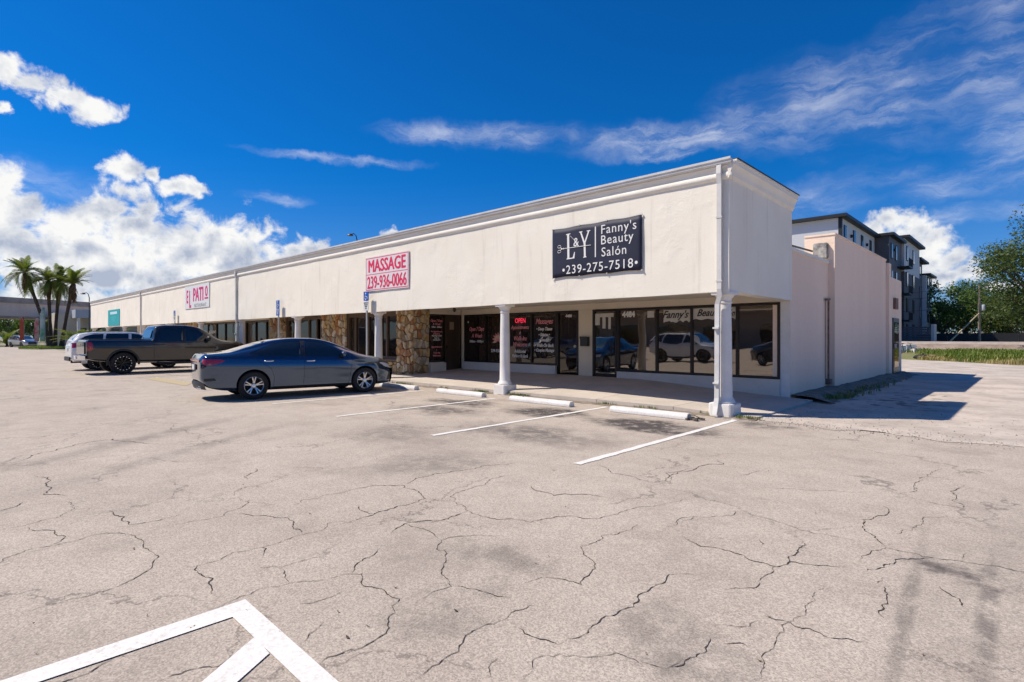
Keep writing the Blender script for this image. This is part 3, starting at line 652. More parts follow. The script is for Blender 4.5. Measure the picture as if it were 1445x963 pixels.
# return wall with the lettered panel and brown door (plane x = XN, faces +x)
XN = -15.30
mp(MB().box(XN - .2, XN, 11.95, SY - .02, 2.262, 2.44), 'header', M_beige)
mp(MB().box(XN - .1, XN - .02, 11.95, 12.62, .1, .56).box(XN - .1, XN + .05, 11.96, 12.63, .1, .54), 'knee_wall', M_knee)
pn = mp(MB().box(XN - .06, XN - .02, 11.95, 12.55, .565, 2.26), 'window_pane', M_gl_dark)
def on_side(y, z): return lambda u, v, w: (XN - .016 + w, y + u, z + v)
for s_, z_, m_, h_ in (("Open 7 Days", 2.02, M_tp, .12), ("A Week", 1.91, M_tp, .12), ("9:00am - 10:00pm", 1.80, M_tw, .075), ("For Appointments", 1.64, M_tp, .08), ("& Inquiries", 1.56, M_tp, .08), ("Please Ring Doorbell", 1.49, M_tw, .06), ("Thank You", 1.42, M_tw, .06), ("239-936-0066", 1.35, M_tw, .07), ("Appointments", 1.10, M_tp, .10), ("&", 1.0, M_tp, .08), ("Walk-Ins", .90, M_tp, .10), ("Welcome", .80, M_tp, .10)):
    text_obj(s_, h_, m_, pn, on_side(12.25, z_), sx=.85, shear=.2, bold=.002)
dw = mp(MB().box(XN - .08, XN - .03, 12.63, SY - .03, .15, 2.26), 'door', M_wood)
MB().box(XN - .029, XN - .02, 12.85, 13.05, 1.72, 2.0).build('door_notice', mat('brown_card', (.30, .22, .15), .8), dw)
MB().box(XN - .03, XN + .03, 12.70, 12.74, 1.05, 1.15).build('door_handle', M_bronze, dw)
mp(MB().lathe([(.05, 0), (.06, .05), (.045, .12), (.02, .14)], 10, lambda x, y, z: (-14.3 + x, 12.2 + y, 2.44 - z)), 'soffit_lamp', M_cap)
tag(MB().box(-9.82, -9.56, SY - .13, SY - .002, 1.18, 1.46).box(-9.83, -9.55, SY - .14, SY - .131, 1.40, 1.47).build('mailbox', M_cap, bevel=.006), 'black wall mailbox on the beige pier between two shop doors', 'mailbox')

# ---- older shops with stone piers (plane y = SY2)
SY2 = 11.25
M_mortar = mat('mortar', (.13, .095, .07), .95)
STONES = [mat('stone_' + n, c, .85, vscale=9, col2=tuple(q * .6 for q in c), bump=.6, bscale=30, coords='obj') for n, c in
          (('tan', (.62, .46, .27)), ('brown', (.34, .22, .12)), ('rust', (.46, .22, .10)), ('cream', (.76, .64, .47)), ('grey', (.46, .39, .31)), ('ochre', (.64, .42, .18)))]
def clip(poly, a, b):                                 # keep the side of poly nearer a than b
    m_ = ((a[0]+b[0])/2, (a[1]+b[1])/2); n_ = (b[0]-a[0], b[1]-a[1]); f_ = lambda p: (p[0]-m_[0])*n_[0] + (p[1]-m_[1])*n_[1]; out = []
    for i, p in enumerate(poly):
        q = poly[(i+1) % len(poly)]; fp, fq = f_(p), f_(q)
        if fp <= 0: out.append(p)
        if fp * fq < 0: t_ = fp / (fp - fq); out.append((p[0] + (q[0]-p[0])*t_, p[1] + (q[1]-p[1])*t_))
    return out
def stone_face(parent, u0, u1, v0, v1, fn, step, r, joined=False):
    """fn(u, v, w): w metres proud of the wall"""
    pts = []; su, sv = step*.85, step * 1.7; v = v0
    k = 0
    while v < v1 + sv:
        u = u0 - su + (k % 2) * su / 2
        while u < u1 + su: pts.append((u + r.uniform(-.42, .42)*su, (v + r.uniform(-.42, .42)*sv))); u += su
        v += sv; k += 1
    one = MB()
    for i, p in enumerate(pts):
        poly = [(u0, v0), (u1, v0), (u1, v1), (u0, v1)]
        for j, q in enumerate(pts):
            if j != i and abs(q[0]-p[0]) < 3*su and abs(q[1]-p[1]) < 3*sv:
                poly = clip(poly, p, q)
                if len(poly) < 3: break
        if len(poly) < 3: continue
        cu_, cv_ = sum(a[0] for a in poly)/len(poly), sum(a[1] for a in poly)/len(poly)
        if max(a[0] for a in poly) - min(a[0] for a in poly) < .035 or max(a[1] for a in poly) - min(a[1] for a in poly) < .035: continue
        d = r.uniform(.03, .10); tu, tv = r.uniform(-.12, .12), r.uniform(-.12, .12); n = len(poly); g = .012
        def ins(s_): return [(cu_ + (a[0]-cu_)*s_ - math.copysign(g, a[0]-cu_), cv_ + (a[1]-cv_)*s_ - math.copysign(g, a[1]-cv_)) for a in poly]
        o_, i_ = ins(1.0), ins(.86)
        vs = [fn(a[0], a[1], 0) for a in o_] + [fn(a[0], a[1], d*.7 + tu*(a[0]-cu_) + tv*(a[1]-cv_)) for a in o_] + [fn(a[0], a[1], d + tu*(a[0]-cu_) + tv*(a[1]-cv_)) for a in i_]
        fs = [(q, (q+1) % n, n + (q+1) % n, n + q) for q in range(n)] + [(n + q, n + (q+1) % n, 2*n + (q+1) % n, 2*n + q) for q in range(n)] + [tuple(range(2*n, 3*n))]
        mi = r.choices(range(6), (30, 16, 14, 16, 10, 14))[0]
        if joined: one.add(vs, fs, mi)
        else: MB().add(vs, fs).build('stone', STONES[mi], parent)
    if joined: tag(one.build('stone_facing', STONES, parent), kind='stuff')
rs = random.Random(8)
def pier(px0, px1, step, joined=False, side=False, z0=.05):
    x0, x1 = xat(px0, SY2), (XN if side else xat(px1, SY2))
    core = mp(MB().box(x0, x1 - (.06 if side else 0), SY2, SY2 + (.68 if side else .3), -.1, 2.44), 'stone_pier', M_mortar)
    stone_face(core, x0, x1, z0, 2.42, lambda u, v, w: (u, SY2 - w, v), step, rs, joined)
    if side: stone_face(core, SY2, SY2 + .68, z0, 2.42, lambda u, v, w: (XN - .06 + w, u, v), step, rs)
    return x0, x1
pr = pier(561, 584, .17, side=True)
p2 = pier(455, 489.5, .19); p3 = pier(381, 404, .21, joined=True); p4 = pier(262, 281, .25, True)
xw = xat(490, SY2); 
kb = mp(MB().box(p2[1], pr[0], SY2 + .03, SY2 + .3, -.1, .60), 'stone_sill_wall', M_mortar)
stone_face(kb, p2[1] + .01, pr[0] - .01, .05, .59, lambda u, v, w: (u, SY2 + .03 - w, v), .17, rs)
mp(MB().box(p2[1] - .05, pr[0] + .02, SY2 - .08, SY2 + .1, .601, .66), 'sill', mat('sill_wood', (.16, .11, .075), .7))
M_brown = mat('brown_frame', (.09, .055, .035), .5)
def bay(x0, x1, z0, muls, z1=2.3, m=M_brown):
    frame(x0 + .01, x1 - .01, z0, z1, muls, SY2 + .06, .09, m); e = [x0 + .06] + list(muls) + [x1 - .06]
    for q, w in zip(e, e[1:]): pane(q + .05, w - .05, z0 + .09, z1 - .09, M_gl_left, SY2 + .10)
    mp(MB().box(x0, x1, SY2 + .04, SY2 + .3, z1 + .001, 2.44), 'header', M_brown if m is M_brown else M_beige)
bay(p2[1], pr[0], .662, [p2[1] + .55, p2[1] + 1.45, p2[1] + 2.3, pr[0] - .75])
bay(p3[1], p2[0], .12, [p3[1] + 1.0, p3[1] + 2.1, p3[1] + 3.2, p2[0] - .6])
x5 = xat(345, SY2); bay(x5, p3[0], .3, [x5 + 1.3, x5 + 2.6], m=M_bronze)
mp(MB().box(x5 - .4, x5, SY2, SY2 + .25, -.1, 2.44), 'pier', M_white)
bay(p4[1], x5 - .4, .3, [p4[1] + 1.4, p4[1] + 2.8, p4[1] + 4.2], m=M_bronze)
pl = pane(p4[1] + 1.5, p4[1] + 2.7, .5, 2.1, M_gl_left, SY2 + .085)
text_obj("RESTAURANT", .24, M_tw, pl, lambda u, v, w: (p4[1] + 2.1 + u, SY2 + .082 - w, 1.75 + v), sx=.8)
MB().lathe([(.0, 0), (.2, .0), (.22, .003)], 14, lambda x, y, z: (p4[1] + 2.1 + x, SY2 + .082 - z, 1.25 + y)).build('round_emblem', M_tw, pl)
x6 = -44.2
mp(MB().box(x6, p4[0], SY2 + .05, SY2 + .3, -.1, .9), 'knee_wall', M_mortar)
bay(x6, p4[0], .9, [x6 + 1.5, x6 + 3, x6 + 4.5], m=M_brown)
p5 = (x6 - 1.4, x6); c5 = mp(MB().box(p5[0], p5[1], SY2, SY2 + .3, -.1, 2.44), 'stone_pier', M_mortar); stone_face(c5, p5[0], p5[1], .05, 2.42, lambda u, v, w: (u, SY2 - w, v), .3, rs, True)
wl = mp(MB().box(-54.0, p5[0], SY2 + .4, SY2 + .6, -.1, 2.44), 'shop_wall', M_knee)
MB().box(-50.6, -49.6, SY2 + .36, SY2 + .399, 1.2, 2.1).build('poster', mat('navy_poster', (.02, .03, .14), .5), wl)
mp(MB().box(-62, -54.01, 16.6, 16.8, -.1, 3.3), 'shop_wall', M_beige)
MB_ = MB()

# ================================================================== SIGNS ON THE FASCIA (things of their own)
def panel(name, x0, x1, z0, z1, m, label, y=FY - .035, thick=.02, bev=0):
    o = MB().box(x0, x1, y, y + thick, z0, z1).build(name, m, None, None, bev); return tag(o, label, 'sign')
M_banner = mat('navy_vinyl_banner', (.020, .022, .042), .6, vscale=1.5, col2=(.028, .030, .055), spec=.25, bump=.15, bscale=2.2, bdist=.06)
bx0, bx1 = PY(781, 350, FY)[0], PY(907, 340, FY)[0]; bz0, bz1 = 2.80, 3.92
n = 24; rows = []
for i in range(n + 1):
    u = i / n; sag = .010 * (1 - math.cos(u * 6 * math.pi)) 
    rows.append([(bx0 + (bx1 - bx0) * u, FY - .030 - .004 * math.sin(math.pi * v) * (1 + .5 * math.sin(u * 9)), bz0 + sag * .8 + (bz1 - bz0 - sag * 1.6) * v) for v in (0, .1, .25, .5, .75, .9, 1)])
bn = MB().grid(rows); ban = tag(bn.build('banner', M_banner, None, 60, fix=False), 'dark navy beauty salon banner with white lettering on the stucco fascia', 'banner')
md = ban.modifiers.new('s', 'SOLIDIFY'); md.thickness = .004
bw = bx1 - bx0
def bt(body, size, px, py, **kw):                     # position read in the zoomed banner picture (1284 x 963, 9.17 px per photo px)
    x_, z_ = PY(775 + px / 9.17, 295 + py / 9.17, FY - .05); return text_obj(body, size, M_tw, ban, lambda u, v, w: (x_ + u, FY - .040 - w, z_ + v), **kw)
bt("Fanny's", .275, 890, 250, sx=.98, space=1.12); bt("Beauty", .275, 868, 395, sx=.96, space=1.12); bt("Salón", .275, 833, 540, sx=.96, space=1.12)
bt("•239-275-7518•", .275, 628, 745, sx=1.0, space=1.12)
def bq(pts): return [(PY(775 + a / 9.17, 295 + b / 9.17, FY - .05)) for a, b in pts]
mb = MB()
def bpoly(pts): q = bq(pts); mb.add([(x_, FY - .041, z_) for x_, z_ in q], [tuple(range(len(q)))])
bpoly([(215,328),(270,315),(270,326),(255,332),(258,635),(300,630),(322,556),(330,556),(322,640),(222,655),(222,644),(232,640),(228,338),(215,340)])
bpoly([(383,296),(425,288),(425,300),(415,304),(455,420),(497,292),(482,290),(482,281),(528,273),(528,283),(515,288),(466,440),(470,612),(478,616),(478,626),(437,632),(437,622),(446,618),(442,450),(396,306),(383,307)])
bpoly([(587,230),(601,227),(601,622),(587,625)])
mb.build('lettering', M_tw, ban)
bt("&", .27, 345, 430, sx=.9, bold=.002)
mb = MB()
x_, z_ = bq([(150, 520)])[0]; x2_, z2_ = bq([(535, 468)])[0]; x3_, z3_ = bq([(270, 350)])[0]; x4_, z4_ = bq([(330, 410)])[0]
mb.tube([(x_, FY - .044, z_), (x2_, FY - .044, z2_)], .006, 5); mb.tube([(x3_, FY - .044, z3_), (x4_, FY - .044, z4_)], .004, 4)
for s_ in (-1, 1):
    mb.tube([(x_ + .05*math.cos(t_) - .05, FY - .044, z_ + s_*.055 + .03*math.sin(t_)) for t_ in [k*math.pi/5 for k in range(11)]], .006, 4); mb.tube([(x_ - .03, FY - .044, z_ + s_*.035), (x_ + .08, FY - .044, z_ - s_*.015)], .006, 4)
mb.build('scissors_print', M_tw, ban)
mb = MB()
for u in (0, .33, .64, 1):
    for v in (0, 1): mb.box(bx0 + bw*u - .012, bx0 + bw*u + .012, FY - .045, FY - .02, bz0 + (bz1 - bz0)*v - .012, bz0 + (bz1 - bz0)*v + .012)
mb.build('grommet', M_gutter, ban)
# massage sign
sx0, sx1, sz0, sz1 = -15.98, -13.60, 2.945, 4.05
ms = panel('massage_sign', sx0, sx1, sz0, sz1, mat('pale_pink_panel', (.74, .66, .66), .5), 'white panel with red massage lettering and a phone number on the fascia')
mcx = (sx0 + sx1) / 2
text_obj("MASSAGE", .56, M_tr, ms, lambda u, v, w: (mcx + u, FY - .037 - w, 3.755 + v), sx=.87, fat=.016)
text_obj("239-936-0066", .56, M_tr, ms, lambda u, v, w: (mcx + u, FY - .037 - w, 3.225 + v), sx=.69, fat=.010)
mb = MB()
for (a0, a1, c0_, c1_) in ((sx0 + .02, sx1 - .02, sz1 - .05, sz1 - .03), (sx0 + .02, sx1 - .02, sz0 + .03, sz0 + .05), (sx0 + .02, sx0 + .04, sz0 + .051, sz1 - .051), (sx1 - .04, sx1 - .02, sz0 + .051, sz1 - .051), (sx0 + .06, sx1 - .06, 3.475, 3.492)): mb.box(a0, a1, FY - .038, FY - .035, c0_, c1_)
mb.build('border', M_tr, ms)
# restaurant sign
ex0, ex1 = -34.9, -30.9
es = panel('restaurant_sign', ex0, ex1, 3.03, 4.28, mat('white_panel', (.70, .70, .69), .5), 'white sign with tall magenta restaurant lettering on the fascia')
M_mag = mat('magenta_vinyl', (.62, .01, .16), .5)
def el_(body, x, z, size, sx_, m=M_mag, fat=.035): return text_obj(body, size, m, es, lambda u, v, w: (x + u, FY - .037 - w, z + v), sx=sx_, fat=fat)
el_("E", -34.45, 3.70, 1.0, .55); el_("L", -33.98, 3.55, 1.35, .45); el_("PATI", -32.62, 3.76, 1.02, .83); el_("O", -31.33, 3.86, .76, .6); MB().box(-31.6, -31.06, FY - .043, FY - .036, 3.46, 3.54).build('lettering', M_mag, es); el_("RESTAURANT", -32.3, 3.17, .26, 1.2, mat('grey_vinyl', (.35, .35, .36), .5), .004)
# teal sign
ts = panel('teal_sign', -54.8, -50.8, 2.36, 3.62, mat('teal_panel', (.01, .36, .38), .45), 'teal panel sign with a pale heading on the fascia')
text_obj("STORE", .55, M_tw, ts, lambda u, v, w: (-52.8 + u, FY - .037 - w, 3.38 + v), sx=1.2, bold=.02) if False else None
MB().box(-54.0, -51.6, FY - .040, FY - .036, 3.26, 3.46).build('heading', mat('pale_teal', (.55, .75, .76), .5), ts)
for i, z_ in enumerate((3.0, 2.85, 2.7)): MB().box(-53.6 + .2*i, -52.0 - .2*i, FY - .040, FY - .036, z_, z_ + .05).build('small_print', mat('pale_teal_%d' % i, (.10, .50, .52), .5), ts)

# accessible-parking signs on posts
M_blue = mat('sign_blue', (.01, .09, .40), .4); M_post = mat('galvanised_post', (.42, .42, .41), .45, metal=.6)
def hsign(x, y, ztop, two, label):
    e = empty('parking_sign', (x, y, 0)); tag(e, label, 'sign', None)
    MB().box(-.03, .03, -.02, .02, 0, ztop - .05).build('post', M_post, e)
    p_ = MB().box(-.15, .15, -.035, -.021, ztop - .30, ztop).build('sign_plate', M_blue, e, None, .004)
    mb = MB().lathe([(0, 0), (.025, 0), (.026, .002)], 10, lambda a, b, c: (a - .02, -.0355 - c, ztop - .06 + b))
    mb.tube([(-.02, -.038, ztop - .09), (-.015, -.038, ztop - .17), (.06, -.038, ztop - .17), (.09, -.038, ztop - .23)], .011, 5)
    mb.tube([(-.005 + .065*math.cos(t_), -.038, ztop - .19 + .065*math.sin(t_)) for t_ in [R(120 + k*26) for k in range(9)]], .009, 5); mb.build('wheelchair_symbol', M_tw, p_)
    q_ = MB().box(-.15, .15, -.035, -.021, ztop - .62, ztop - .315).build('sign_plate', M_blue if two else mat('white_plate', (.70, .70, .69), .4), e, None, .004)
    for k, s_ in enumerate(("PARKING BY", "DISABLED", "PERMIT", "ONLY")): text_obj(s_, .055, M_tw if two else M_tk, q_, lambda u, v, w, k=k: (u, -.0355 - w, ztop - .37 - .06*k + v), sx=.85)
g = [(-15.75, 2.93), (-22.45, 2.97), (-36.3, 2.98)]
hsign(-15.75, 9.72, 2.93, False, 'blue and white accessible parking sign beside the massage sign')
hsign(-22.40, 9.72, 2.95, True, 'double blue accessible parking sign between the massage and restaurant signs')
hsign(-36.4, 9.72, 3.0, False, 'far accessible parking sign on a post past the restaurant sign')

# wheel stops
M_stop = mat('white_wheel_stop', (.74, .72, .70), .8, vscale=5, col2=(.64, .61, .58), dirt=.5, bump=.35, bscale=25)
stops = [(-5.19, 'white concrete wheel stop with a broken end beside the corner column'), (-7.83, 'white concrete wheel stop in the second stall from the corner column'), (-10.47, 'white concrete wheel stop in front of the massage windows'), (-13.15, 'white concrete wheel stop at the nose of the blue sedan')]
for i, (xc, lb) in enumerate(stops):
    y0 = 9.13; prof_ = [(-.085, 0), (-.085, .05), (-.055, .105), (.055, .105), (.085, .05), (.085, 0)]; L_ = .87 if i else .80
    o = MB().prism(prof_, lambda u, v, a: (xc + a, y0 + u, v + .004), -L_, L_).build('wheel_stop', M_stop, None, None, .006); tag(o, lb, 'wheel stop', 'white wheel stops at the stall heads')
    if i == 0:
        mb = MB()
        for k in range(14):
            q = Vector((xc + L_ + rk.uniform(-.04, .22), y0 + rk.uniform(-.1, .1), .02)); s = rk.uniform(.015, .05)
            vs = [(q.x + s*rk.uniform(.5, 1)*a, q.y + s*rk.uniform(.5, 1)*b, q.z + s*rk.uniform(.4, .9)*c) for a in (-1, 1) for b in (-1, 1) for c in (-.4, 1)]
            mb.add(vs, [(0,1,3,2),(4,6,7,5),(0,4,5,1),(2,3,7,6),(0,2,6,4),(1,5,7,3)])
        mb.tube([(xc + L_ - .05, y0 - .02, .07), (xc + L_ + .12, y0 - .03, .09), (xc + L_ + .2, y0, .05)], .008, 5)
        mb.build('broken_chunks', mat('broken_concrete', (.16, .14, .12), .9, vscale=20, col2=(.06, .05, .045)), o)
    else:
        MB().lathe([(.02, 0), (.02, .006)], 8, lambda a, b, c: (xc - .5 + a, y0 + b, .108 + c)).build('anchor_pin', M_cap, o)

# ================================================================== VEHICLES
def interp(tab, x):
    xs_ = sorted(tab); 
    if x <= xs_[0]: return tab[xs_[0]]
    if x >= xs_[-1]: return tab[xs_[-1]]
    i = max(k for k in range(len(xs_)) if xs_[k] <= x); i = min(i, len(xs_) - 2)
    h = [xs_[k+1] - xs_[k] for k in range(len(xs_)-1)]; d = [(tab[xs_[k+1]] - tab[xs_[k]]) / h[k] for k in range(len(h))]
    def m_(k):                                        # monotone slopes
        if k == 0: return d[0]
        if k == len(xs_) - 1: return d[-1]
        if d[k-1] * d[k] <= 0: return 0
        return 2 * d[k-1] * d[k] / (d[k-1] + d[k])
    t_ = (x - xs_[i]) / h[i]; a, b = tab[xs_[i]], tab[xs_[i+1]]; ma, mb_ = m_(i) * h[i], m_(i+1) * h[i]
    return a*(2*t_**3 - 3*t_**2 + 1) + ma*(t_**3 - 2*t_**2 + t_) + b*(-2*t_**3 + 3*t_**2) + mb_*(t_**3 - t_**2)
class Loft:
    def __init__(s, ztop, zbot, wid, zbelt, wroof, crown=.015, wbelt=.955): s.t = (ztop, zbot, wid, zbelt, wroof); s.crown = crown; s.wb = wbelt
    def sec(s, x, sub=4):
        zt, zb, w, zl, wr = (interp(t_, x) for t_ in s.t); zl = min(zl, zt - .03); hh = zl - zb; k = min(1, max(.25, (zt - zl) / .3))
        wbelt = w * s.wb; wr = min(wr, wbelt - .03)
        P_ = [(0, zb), (.55*w, zb), (.86*w, zb + .015), (.96*w, zb + .07), (.975*w, zb + .26*hh), (.985*w, zb + .48*hh), (w, zb + .70*hh), (.985*w, zb + .88*hh), (wbelt, zl),
              (wbelt + (wr - wbelt)*.5 + .012*k, zl + (zt - zl)*.53), (wr + .012*k, zt - .075*k - .004), (wr*.93, zt - .026*k), (wr*.72, zt - s.crown*.5), (wr*.35, zt - s.crown*.12), (0, zt)]
        out = []
        for i in range(len(P_) - 1):
            p0 = P_[max(i-1, 0)] if i else (-P_[1][0], P_[1][1]); p1, p2 = P_[i], P_[i+1]; p3 = P_[i+2] if i + 2 < len(P_) else (-P_[-2][0], P_[-2][1])
            for q in range(sub):
                t_ = q / sub
                out.append(tuple(.5*((2*p1[c]) + (-p0[c]+p2[c])*t_ + (2*p0[c]-5*p1[c]+4*p2[c]-p3[c])*t_*t_ + (-p0[c]+3*p1[c]-3*p2[c]+p3[c])*t_**3) for c in (0, 1)))
        out.append(P_[-1]); return out
    def body(s, x0, x1, n):
        rows = []
        for i in range(n + 1):
            u = i / n; x = x0 + (x1 - x0) * (u - .5*math.sin(2*math.pi*u)/(2*math.pi)*.6); h = s.sec(x)
            rows.append([(x, y, z) for y, z in h] + [(x, -y, z) for y, z in h[-2:0:-1]])
        mb = MB().grid(rows, 0, True)
        for r_ in (rows[0], rows[-1]):                 # rounded end caps
            n_ = len(r_); cz = sum(p[2] for p in r_)/n_; sgn = -1 if r_ is rows[0] else 1; prev = r_
            for (k, dx) in ((.94, .012), (.82, .022), (.5, .028)):
                nr = [(p[0] + sgn*dx, p[1]*k, cz + (p[2]-cz)*k) for p in r_]; mb.grid([prev, nr], 0, True); prev = nr
            mb.add(prev, [tuple(range(n_))])
        return mb
    def ys(s, x, z):                                   # half width at height z (above the belt first)
        h = s.sec(x); best = None
        for (a, b) in zip(h, h[1:]):
            if (a[1] - z) * (b[1] - z) <= 0 and a[1] != b[1]:
                y = a[0] + (b[0]-a[0])*(z - a[1])/(b[1]-a[1])
                if y > .2 and (best is None or y > best): best = y
        return best if best is not None else max(p[0] for p in h)
    def zs(s, x, y):                                   # top surface height at half width y
        h = s.sec(x); best = 0
        for (a, b) in zip(h, h[1:]):
            if (a[0] - abs(y)) * (b[0] - abs(y)) <= 0 and a[0] != b[0]: best = max(best, a[1] + (b[1]-a[1])*(abs(y) - a[0])/(b[0]-a[0]))
        return best or max(p[1] for p in h)
def poly_span(poly, x):
    zz = []
    for i, p in enumerate(poly):
        q = poly[(i+1) % len(poly)]
        if (p[0] - x) * (q[0] - x) <= 0 and p[0] != q[0]: zz.append(p[1] + (q[1]-p[1])*(x - p[0])/(q[0]-p[0]))
    return (min(zz), max(zz)) if zz else None
def strips(poly, nx=18, nz=5):
    x0, x1 = min(p[0] for p in poly), max(p[0] for p in poly); xs_ = sorted(set([x0 + (x1-x0)*(.002 + .996*i/nx) for i in range(nx + 1)])); g = []
    for x in xs_:
        sp = poly_span(poly, x)
        if sp: g.append([(x, sp[0] + (sp[1]-sp[0])*j/nz) for j in range(nz + 1)])
    return g
def closed_slab(mb, A, B):
    mb.grid(A); mb.grid(B); n = len(A); m_ = len(A[0])
    mb.grid([[r_[0] for r_ in A], [r_[0] for r_ in B]]); mb.grid([[r_[-1] for r_ in A], [r_[-1] for r_ in B]]); mb.grid([A[0], B[0]]); mb.grid([A[-1], B[-1]])
M_rubber = mat('tyre_rubber', (.018, .018, .018), .85, bump=.3, bscale=60, coords='obj')
M_alloy = mat('alloy_rim', (.62, .62, .63), .28, metal=.9); M_black = mat('black_plastic', (.014, .014, .015), .5); M_disc = mat('brake_disc', (.10, .10, .10), .5, metal=.6)
M_well = mat('wheel_well', (.008, .008, .008), .95); M_chrome = mat('chrome', (.75, .75, .76), .12, metal=1); M_lamp = mat('lamp_glass', (.55, .56, .58), .1, coat=1); M_red = mat('red_lamp', (.32, .008, .015), .15, coat=1)
M_plate = mat('licence_plate', (.62, .63, .62), .5); M_blackrim = mat('black_rim', (.02, .02, .021), .3, metal=.5); M_dkred = mat('dark_red_lamp', (.12, .004, .008), .12, coat=1)
def carglass(name, c=(.010, .012, .014)):
    m = mat(name, c, .04, spec=.6, coat=1); return m
M_cg = carglass('tinted_glass'); M_cg2 = carglass('green_glass', (.03, .045, .045))
def wheel(parent, x, y, side, r, wdt, style):
    hub = MB(); fn = lambda a, b, c: (x + a, y + side*c, r + b)
    t_ = MB().lathe([(r*.66, -wdt/2 + .01), (r*.80, -wdt/2), (r*.95, -wdt/2 + .012), (r, -wdt/2 + .035), (r, wdt/2 - .035), (r*.955, wdt/2 - .010), (r*.82, wdt/2 + .003), (r*.67, wdt/2 - .008), (r*.655, wdt/2 - .03)], 40, fn, caps=False)
    for z_ in (-.03, 0, .03): t_.lathe([(r + .002, z_ - .006), (r + .002, z_ + .006)], 40, fn, caps=False) if False else None
    ty = t_.build('wheel', M_rubber, parent, 50)
    rim = MB().lathe([(r*.665, wdt/2 - .012), (r*.64, wdt/2 - .006), (r*.615, wdt/2 - .014), (r*.60, wdt/2 - .05), (r*.57, -wdt/2 + .02)], 40, fn, caps=False)
    k5 = 5 if style == 'alloy' else 8
    for k in range(k5):
        a0 = 2*math.pi*k/k5 + .3
        for off in ((-.16, .16) if style == 'alloy' else (-.11, .11)):
            pts = []
            for rr_, ww, zz, oo in ((.10, .015, wdt/2 - .045, off*.5), (.36, .011, wdt/2 - .022, off*.9), (.615, .013, wdt/2 - .014, off*1.15)):
                an = a0 + oo; c, s_ = math.cos(an), math.sin(an); R_ = r*rr_
                pts.append([fn(R_*c - ww*s_, R_*s_ + ww*c, zz), fn(R_*c + ww*s_, R_*s_ - ww*c, zz), fn(R_*c + ww*s_, R_*s_ - ww*c, zz - .03), fn(R_*c - ww*s_, R_*s_ + ww*c, zz - .03)])
            rim.grid(pts, 0, True)
    rim.lathe([(.001, wdt/2 - .02), (.045, wdt/2 - .024), (.06, wdt/2 - .04), (.06, wdt/2 - .08)], 16, fn, caps=False)
    if style != 'alloy':
        for k in range(16):
            a0 = 2*math.pi*k/16; c, s_ = math.cos(a0), math.sin(a0); rim.lathe([(.001, wdt/2 + .002), (.017, wdt/2), (.018, wdt/2 - .012)], 6, lambda a, b, q, c=c, s_=s_: fn(r*.625*c + a, r*.625*s_ + b, q), 1, caps=False)
    rim.build('rim', [M_alloy if style == 'alloy' else M_blackrim, M_chrome], ty, 35)
    MB().lathe([(.001, wdt/2 - .075), (r*.56, wdt/2 - .08), (r*.575, -wdt/2 + .03)], 24, fn, caps=False).build('brake_disc', M_well, ty, 40)
def boolean(o, cutter, op='DIFFERENCE'):
    md_ = o.modifiers.new('b', 'BOOLEAN'); md_.operation = op; md_.object = cutter; md_.solver = 'EXACT'; md_.use_self = True; md_.material_mode = 'TRANSFER'
    dg = bpy.context.evaluated_depsgraph_get(); me = bpy.data.meshes.new_from_object(o.evaluated_get(dg)); o.modifiers.clear(); o.data = me
    bpy.data.objects.remove(cutter)
    me.polygons.foreach_set('use_smooth', [True]*len(me.polygons)); me.set_sharp_from_angle(angle=R(32)); return o
def paint(name, c, metal=.5, rough=.28):
    m, t, b = new_mat(name); b.inputs['Base Color'].default_value = (*c, 1); b.inputs['Metallic'].default_value = metal; b.inputs['Roughness'].default_value = rough
    b.inputs['Coat Weight'].default_value = 1; b.inputs['Coat Roughness'].default_value = .02; return m
def seam(par, lf, pts, w=.006, off=.0012):
    mb = MB()
    for s_ in (-1, 1):
        rows = []
        dense = []
        for a, b in zip(pts, pts[1:]):
            for q in range(8): dense.append((a[0] + (b[0]-a[0])*q/8, a[1] + (b[1]-a[1])*q/8))
        dense.append(pts[-1])
        for i, p in enumerate(dense):
            a, b = dense[max(i-1, 0)], dense[min(i+1, len(dense)-1)]; d = Vector((b[0]-a[0], b[1]-a[1])).normalized(); nx_, nz_ = -d.y*w/2, d.x*w/2
            rows.append([(p[0] + nx_, s_*(lf.ys(p[0] + nx_, p[1] + nz_) + off), p[1] + nz_), (p[0] - nx_, s_*(lf.ys(p[0] - nx_, p[1] - nz_) + off), p[1] - nz_)])
        mb.grid(rows)
    mb.build('door_seam', M_well, par, fix=False)
def patch(par, name, lf, poly, m, off=.006, th=.02, sides=(-1, 1), nx=14, nz=4):
    g = strips(poly, nx, nz); out = []
    for s_ in sides:
        mb = MB(); closed_slab(mb, [[(x, s_*(lf.ys(x, z) + off), z) for x, z in r_] for r_ in g], [[(x, s_*(lf.ys(x, z) - th), z) for x, z in r_] for r_ in g]); out.append(mb.build(name, m, par, 40, fix='weld'))
    return out
